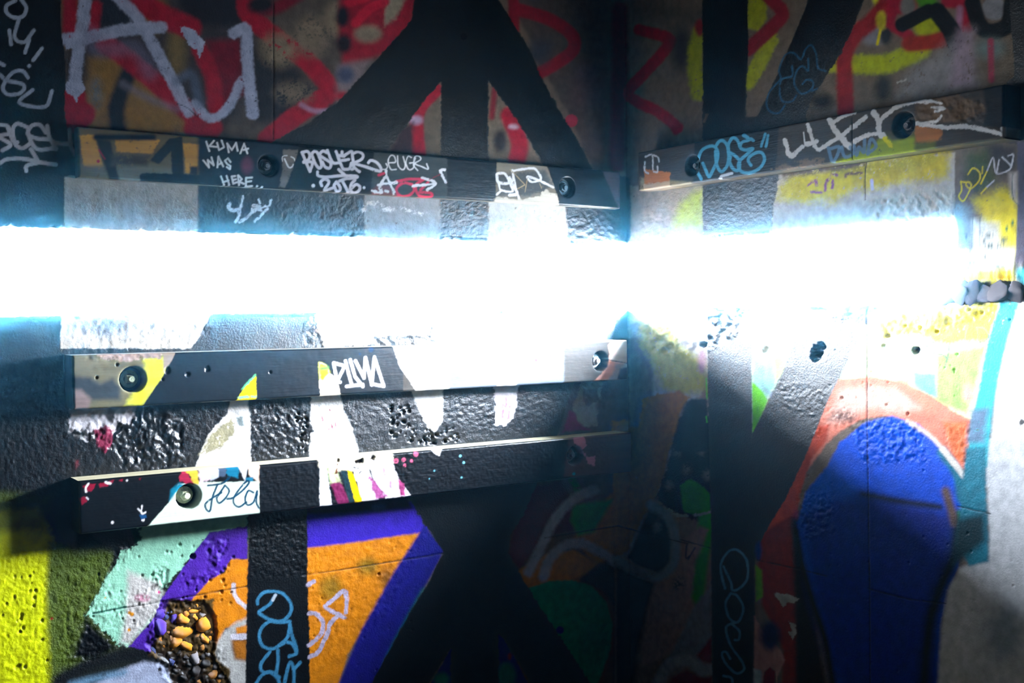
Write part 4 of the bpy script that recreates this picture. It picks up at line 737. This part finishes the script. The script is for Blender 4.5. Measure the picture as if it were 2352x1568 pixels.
# ---------------------------------------------------------------- planks with countersunk bolts
def bolt_mesh(name, r, sides, mat, parent, axis, s, z, depth, turn, PT):
    bm = bmesh.new()
    def ring(rad, hh, n, t): return [bm.verts.new((rad * math.cos(2 * math.pi * k / n + t), rad * math.sin(2 * math.pi * k / n + t), hh)) for k in range(n)]
    R = [ring(r, 0, sides, turn), ring(r, depth * .55, sides, turn), ring(r * .86, depth * .66, sides, turn)]
    for a, b in zip(R, R[1:]):
        for k in range(sides): bm.faces.new((a[k], a[(k + 1) % sides], b[(k + 1) % sides], b[k]))
    bm.faces.new(R[-1])
    n2 = 14; Q = [ring(r * .55, depth * .5, n2, 0), ring(r * .55, depth * .92, n2, 0), ring(r * .44, depth, n2, 0)]
    for a, b in zip(Q, Q[1:]):
        for k in range(n2): bm.faces.new((a[k], a[(k + 1) % n2], b[(k + 1) % n2], b[k]))
    bm.faces.new(Q[-1])
    wr_ = [ring(r * 1.5, -.001, 20, 0), ring(r * 1.5, .003, 20, 0), ring(r * .9, .0035, 20, 0)]    # washer
    for a, b in zip(wr_, wr_[1:]):
        for k in range(20): bm.faces.new((a[k], a[(k + 1) % 20], b[(k + 1) % 20], b[k]))
    me = bpy.data.meshes.new(name); bm.to_mesh(me); bm.free(); me.materials.append(mat)
    o = bpy.data.objects.new(name, me); C.objects.link(o); o.parent = parent
    zax = Vector((0, -1, 0)) if axis == 1 else Vector((-1, 0, 0)); xax = Vector((1, 0, 0)) if axis == 1 else Vector((0, -1, 0)); yax = zax.cross(xax)
    mt = Matrix((xax, yax, zax)).transposed().to_4x4(); mt.translation = Vector(axis_pts(axis, np.array(s), np.array(z), np.array(PT - min(.034, PT - .006) - .001)))
    o.matrix_world = mt
    return o
def plank(axis, corners, bolts, label, rimcol, rimmix, PT):
    f = unproject(np.array(corners, float), axis, -PT); k = 1 - axis
    s0, s1 = np.sort([f[[0, 1], k].mean(), f[[2, 3], k].mean()]); z1, z0 = f[[0, 2], 2].mean(), f[[1, 3], 2].mean()
    zt = (f[0, 2], f[2, 2]); 
    S = np.linspace(s0, s1, int((s1 - s0) / .002)); Z = np.linspace(z0, z1, int((z1 - z0) / .002)); sv, zv = np.meshgrid(S, Z, indexing='ij')
    # slight tilt as measured at both ends
    left_first = f[0, k] < f[2, k]
    za, zb = (f[0, 2] + f[1, 2]) / 2, (f[2, 2] + f[3, 2]) / 2
    if not left_first: za, zb = zb, za
    tilt = (za + (zb - za) * (sv - s0) / (s1 - s0)) - (z0 + z1) / 2
    zv = zv + tilt
    h = np.full(sv.shape, PT); px = project(axis_pts(axis, sv, zv, h))
    h += sample(K.h, px); col = sample(K.c, px); ro = sample(K.r, px); bu = sample(K.b, px) * .8; gl = sample(K.s, px) * .6
    e_ = np.minimum(np.minimum(sv - s0, s1 - sv), np.minimum(zv - tilt - z0, z1 - zv + tilt)); r_ = .005
    nn = sample(NM, px)
    h -= np.where(e_ < r_, r_ - np.sqrt(np.maximum(r_ ** 2 - (r_ - e_) ** 2, 0)), 0) * (.5 + nn); 
    cen = []
    for bx, by, br, *_ in bolts:
        q = unproject(np.array([bx, by], float), axis, -PT); dep = -((q - CAM) @ RW)[2]; r = br * dep / FPX
        d = np.hypot(sv - q[k], zv - q[2]); t = np.clip((r - d) / .003, 0, 1)
        h -= min(.034, PT - .006) * t; col = col * (1 - t[..., None]) + c(26, 34, 34) * t[..., None]; ro = ro * (1 - t) + .45 * t
        h -= .0015 * np.clip(1 - np.abs(d - r) / .004, 0, 1)
        cen.append((q[k], q[2], r))
    mid = axis_pts(axis, np.array((s0 + s1) / 2), np.array((z0 + z1) / 2), np.array(0.))
    root = bpy.data.objects.new('bolted_plank', None); C.objects.link(root); root.location = mid; root.empty_display_size = .1
    root['label'] = label; root['category'] = 'plank'; root['group'] = 'bolted timber planks around the slit'
    bpy.context.view_layer.update()
    P = axis_pts(axis, sv, zv, h) - mid
    mb = MeshBuf(); n, m = sv.shape; sur = np.stack([ro, bu, gl], -1)
    mb.add(P.reshape(-1, 3), grid_quads(n, m, np.ones((n - 1, m - 1), bool), axis == 0), col.reshape(-1, 3), sur.reshape(-1, 3))
    ids = np.arange(n * m).reshape(n, m)
    for line, rc in ((ids[:, -1], rimcol[0]), (ids[:, 0], rimcol[1]), (ids[0], rimcol[2]), (ids[-1], rimcol[2])):
        vv = P.reshape(-1, 3)[line].copy(); k2 = len(vv); cc = col.reshape(-1, 3)[line]; cm = cc * (1 - rimmix) + rc * rimmix
        rows = [vv]
        for t in (.12, .5, 1.0):
            b2 = vv.copy(); b2[:, axis] = vv[:, axis] * (1 - t) + .004 * t; rows.append(b2)
        allv = np.vstack(rows); qs = []
        for j in range(3):
            a = np.arange(k2 - 1) + j * k2; qs.append(np.stack([a, a + 1, a + 1 + k2, a + k2], -1))
        mb.add(allv, np.vstack(qs), np.vstack([cc, cm, cm, cm]), np.tile([.7, .4, .15], (len(allv), 1)))
    mb.build('board', MAT_PLX if axis == 1 else MAT_PLY, root)
    for (s, z, r), (_, _, _, sides, colr, turn, lab) in zip(cen, bolts):
        mt = plain('bolt_paint', colr, .5, 0., .6, 160)
        o = bolt_mesh('bolt', r * .46, sides, mt, root, axis, s, z, .8 * min(.034, PT - .006), turn, PT)
        if lab: o['label'] = lab
    return root
DK, RUST = c(40, 42, 46), c(84, 62, 52)
WOOD = c(206, 196, 162)
plank(1, [(178, 289), (180, 408), (1425, 395), (1426, 478)], [(617, 380, 25, 6, c(54, 48, 58), .2, None), (1303, 430, 23, 6, c(44, 70, 80), .5, None)],
      'dark plank above the slit reading KUMA WAS HERE, on the left wall', (c(60, 60, 60), c(190, 182, 166), c(60, 56, 50)), .45, .031)
plank(0, [(1464, 353), (1466, 436), (2304, 190), (2306, 321)], [(1590, 380, 24, 4, c(62, 56, 52), .8, None), (2075, 287, 30, 6, c(64, 50, 46), .3, None)],
      'weathered plank above the slit on the right wall, with a blue bubble tag', (c(80, 70, 60), c(120, 106, 88), c(20, 20, 22)), .7, .066)
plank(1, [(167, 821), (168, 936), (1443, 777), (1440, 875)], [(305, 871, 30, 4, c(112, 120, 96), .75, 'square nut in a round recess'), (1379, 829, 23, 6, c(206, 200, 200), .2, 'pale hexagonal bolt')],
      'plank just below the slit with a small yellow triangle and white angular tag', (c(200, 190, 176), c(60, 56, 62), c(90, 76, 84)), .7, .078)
plank(1, [(181, 1109), (184, 1223), (1453, 990), (1450, 1086)], [(433, 1140, 29, 6, c(240, 236, 200), .1, 'cream painted hexagonal bolt'), (1321, 1046, 23, 6, c(60, 46, 52), .4, None)],
      'lowest plank, black with a mint panel signed in cursive ink', (WOOD, c(40, 40, 46), c(16, 20, 26)), 1.0, .078)

# ---------------------------------------------------------------- broken concrete: pebbles and chunks
def stone_mesh(seed, sub=2, rough=.25):
    bm = bmesh.new(); bmesh.ops.create_icosphere(bm, subdivisions=sub, radius=1.0); r = np.random.default_rng(seed)
    d = r.normal(size=(5, 3)); d /= np.linalg.norm(d, axis=1)[:, None]
    for v in bm.verts:
        a = np.array(v.co); s = 1 + rough * sum(math.sin(2.3 * float(a @ k) + i) for i, k in enumerate(d)) / 2.6
        q = Vector(a) * 1.9 + Vector((seed * 3.1, seed * 1.7, 0)); s += rough * (.55 * mnoise.noise(q) + .3 * mnoise.noise(q * 2.6))
        v.co = Vector(a * s)
    for f in bm.faces: f.smooth = True
    me = bpy.data.meshes.new('pebble'); bm.to_mesh(me); bm.free(); return me
PM = {k: plain('pebble_' + k, v, .38, 0., .5, 120) for k, v in dict(violet=c(84, 48, 176), gold=c(232, 150, 30), amber=c(176, 112, 34), dark=c(44, 36, 32), grey=c(150, 140, 140), blue=c(50, 60, 110)).items()}
base_pebbles = {}
for k in PM:
    base_pebbles[k] = [stone_mesh(i * 7 + len(k), 2, .42) for i in range(3)]
    for me in base_pebbles[k]: me.materials.append(PM[k])
PEB = [(1080, 430, 80, 62, 'violet'), (1095, 580, 84, 104, 'violet'), (1195, 455, 34, 40, 'blue'), (1270, 480, 48, 82, 'violet'), (1190, 385, 26, 30, 'blue'), (1270, 380, 30, 34, 'blue'), (1010, 640, 30, 70, 'violet'),
       (1240, 640, 60, 44, 'amber'), (1130, 770, 56, 90, 'amber'), (1240, 740, 40, 60, 'amber'), (1400, 480, 74, 84, 'gold'), (1470, 400, 46, 50, 'gold'), (1560, 370, 70, 34, 'gold'), (1600, 300, 30, 44, 'gold'), (1655, 310, 34, 48, 'gold'), (1480, 330, 30, 30, 'amber'),
       (1560, 450, 50, 44, 'gold'), (1690, 410, 50, 42, 'grey'), (1690, 560, 84, 96, 'gold'), (1530, 540, 40, 40, 'amber'), (1440, 650, 130, 80, 'gold'), (1590, 700, 34, 60, 'amber'), (1690, 740, 56, 74, 'gold'), (1780, 735, 28, 50, 'gold'), (1780, 640, 26, 34, 'amber'), (1810, 480, 30, 40, 'amber'),
       (1330, 790, 70, 90, 'gold'), (1460, 850, 90, 56, 'gold'), (1250, 860, 34, 40, 'amber'), (1580, 850, 34, 40, 'amber'), (1660, 860, 40, 40, 'amber'), (1780, 850, 36, 36, 'gold'), (1840, 800, 26, 44, 'dark'), (1360, 930, 44, 34, 'dark'), (1440, 985, 52, 40, 'dark'), (1580, 970, 56, 90, 'grey'), (1690, 980, 34, 50, 'dark'),
       (1750, 950, 44, 56, 'grey'), (1520, 930, 34, 30, 'amber'), (1250, 1060, 44, 50, 'blue'), (1480, 1080, 44, 40, 'dark'), (1600, 1160, 66, 66, 'dark'), (1720, 1080, 60, 60, 'dark'), (1790, 1210, 72, 74, 'amber'), (1700, 1230, 30, 50, 'amber'), (1840, 1130, 44, 60, 'dark'), (1930, 1250, 60, 50, 'dark'), (1660, 1310, 60, 40, 'amber'), (1880, 1300, 40, 40, 'amber'),
       (1000, 900, 54, 46, 'blue'), (1110, 960, 40, 34, 'dark'), (1320, 1180, 50, 44, 'dark'), (1420, 1260, 60, 50, 'dark'), (1540, 1300, 50, 40, 'dark'), (1960, 1320, 50, 34, 'amber')]
rs = random.Random(4)
def put_stone(pan, x, y, rx, ry, me, name, parent, axis, depth):
    sc = PAN[pan][2]; q = pts(pan, '%f,%f' % (x, y))[0]; w = unproject(q, axis, depth); dep = -((w - CAM) @ RW)[2]; m_ = dep / FPX / sc
    o = bpy.data.objects.new(name, me); C.objects.link(o); o.parent = parent; o.location = w
    a, b = rx * m_ * 1.12, ry * m_ * 1.1
    o.scale = (a, min(a, b) * .9, b) if axis == 1 else (min(a, b) * .9, a, b)
    o.rotation_euler = (rs.uniform(-.2, .2), rs.uniform(-.5, .5), rs.uniform(-.2, .2))
    return o
for i, (x, y, rx, ry, kd) in enumerate(PEB):
    put_stone('L5', x, y, rx, ry, base_pebbles[kd][i % 3], 'pebble', wall_left, 1, .012)
cm = [stone_mesh(60 + i, 3, .8) for i in range(4)]
MAT_CH = plain('grey_aggregate', c(92, 88, 96), .8, 0., .9, 90)
for me in cm:
    me.materials.append(MAT_CH)
    for v in me.vertices:
        a = Vector(v.co); v.co = Vector([math.copysign(abs(t) ** .62, t) for t in a]) * (1 + .12 * mnoise.noise(a * 5))
for i, (x, y, rx, ry) in enumerate([(420, 1430, 70, 34), (540, 1380, 62, 66), (660, 1370, 74, 64), (780, 1380, 70, 62), (890, 1365, 66, 66), (1040, 1360, 52, 60), (480, 1420, 44, 40)]):
    o = put_stone('K6', x, y, rx * 1.15, ry * 1.1, cm[i % 4], 'stone', wall_right, 0, -.012); o.scale.x *= .5; o.rotation_euler.x *= 2.5

# ---------------------------------------------------------------- added scattering volume that imitates lens glare by the slit
GLARE_DENSITY = 0.0095
if GLARE_DENSITY > 0:
    mb = MeshBuf(); mb.box((X0 + .01, Y0 + .01, ZF + .01), (-.095, -.095, ZC - .01), CONC)
    m = bpy.data.materials.new('glare_scatter'); m.use_nodes = True; nt = m.node_tree; nt.nodes.clear()
    vs = N(nt, 'ShaderNodeVolumeScatter'); vs.inputs['Color'].default_value = (.15, .6, 1, 1); vs.inputs['Density'].default_value = GLARE_DENSITY; vs.inputs['Anisotropy'].default_value = .9945
    nt.links.new(vs.outputs[0], N(nt, 'ShaderNodeOutputMaterial').inputs['Volume'])
    o = mb.build('glare_volume', m, smooth=False); o['kind'] = 'stuff'; o['label'] = 'added bluish volume imitating lens glare beside the bright slit'
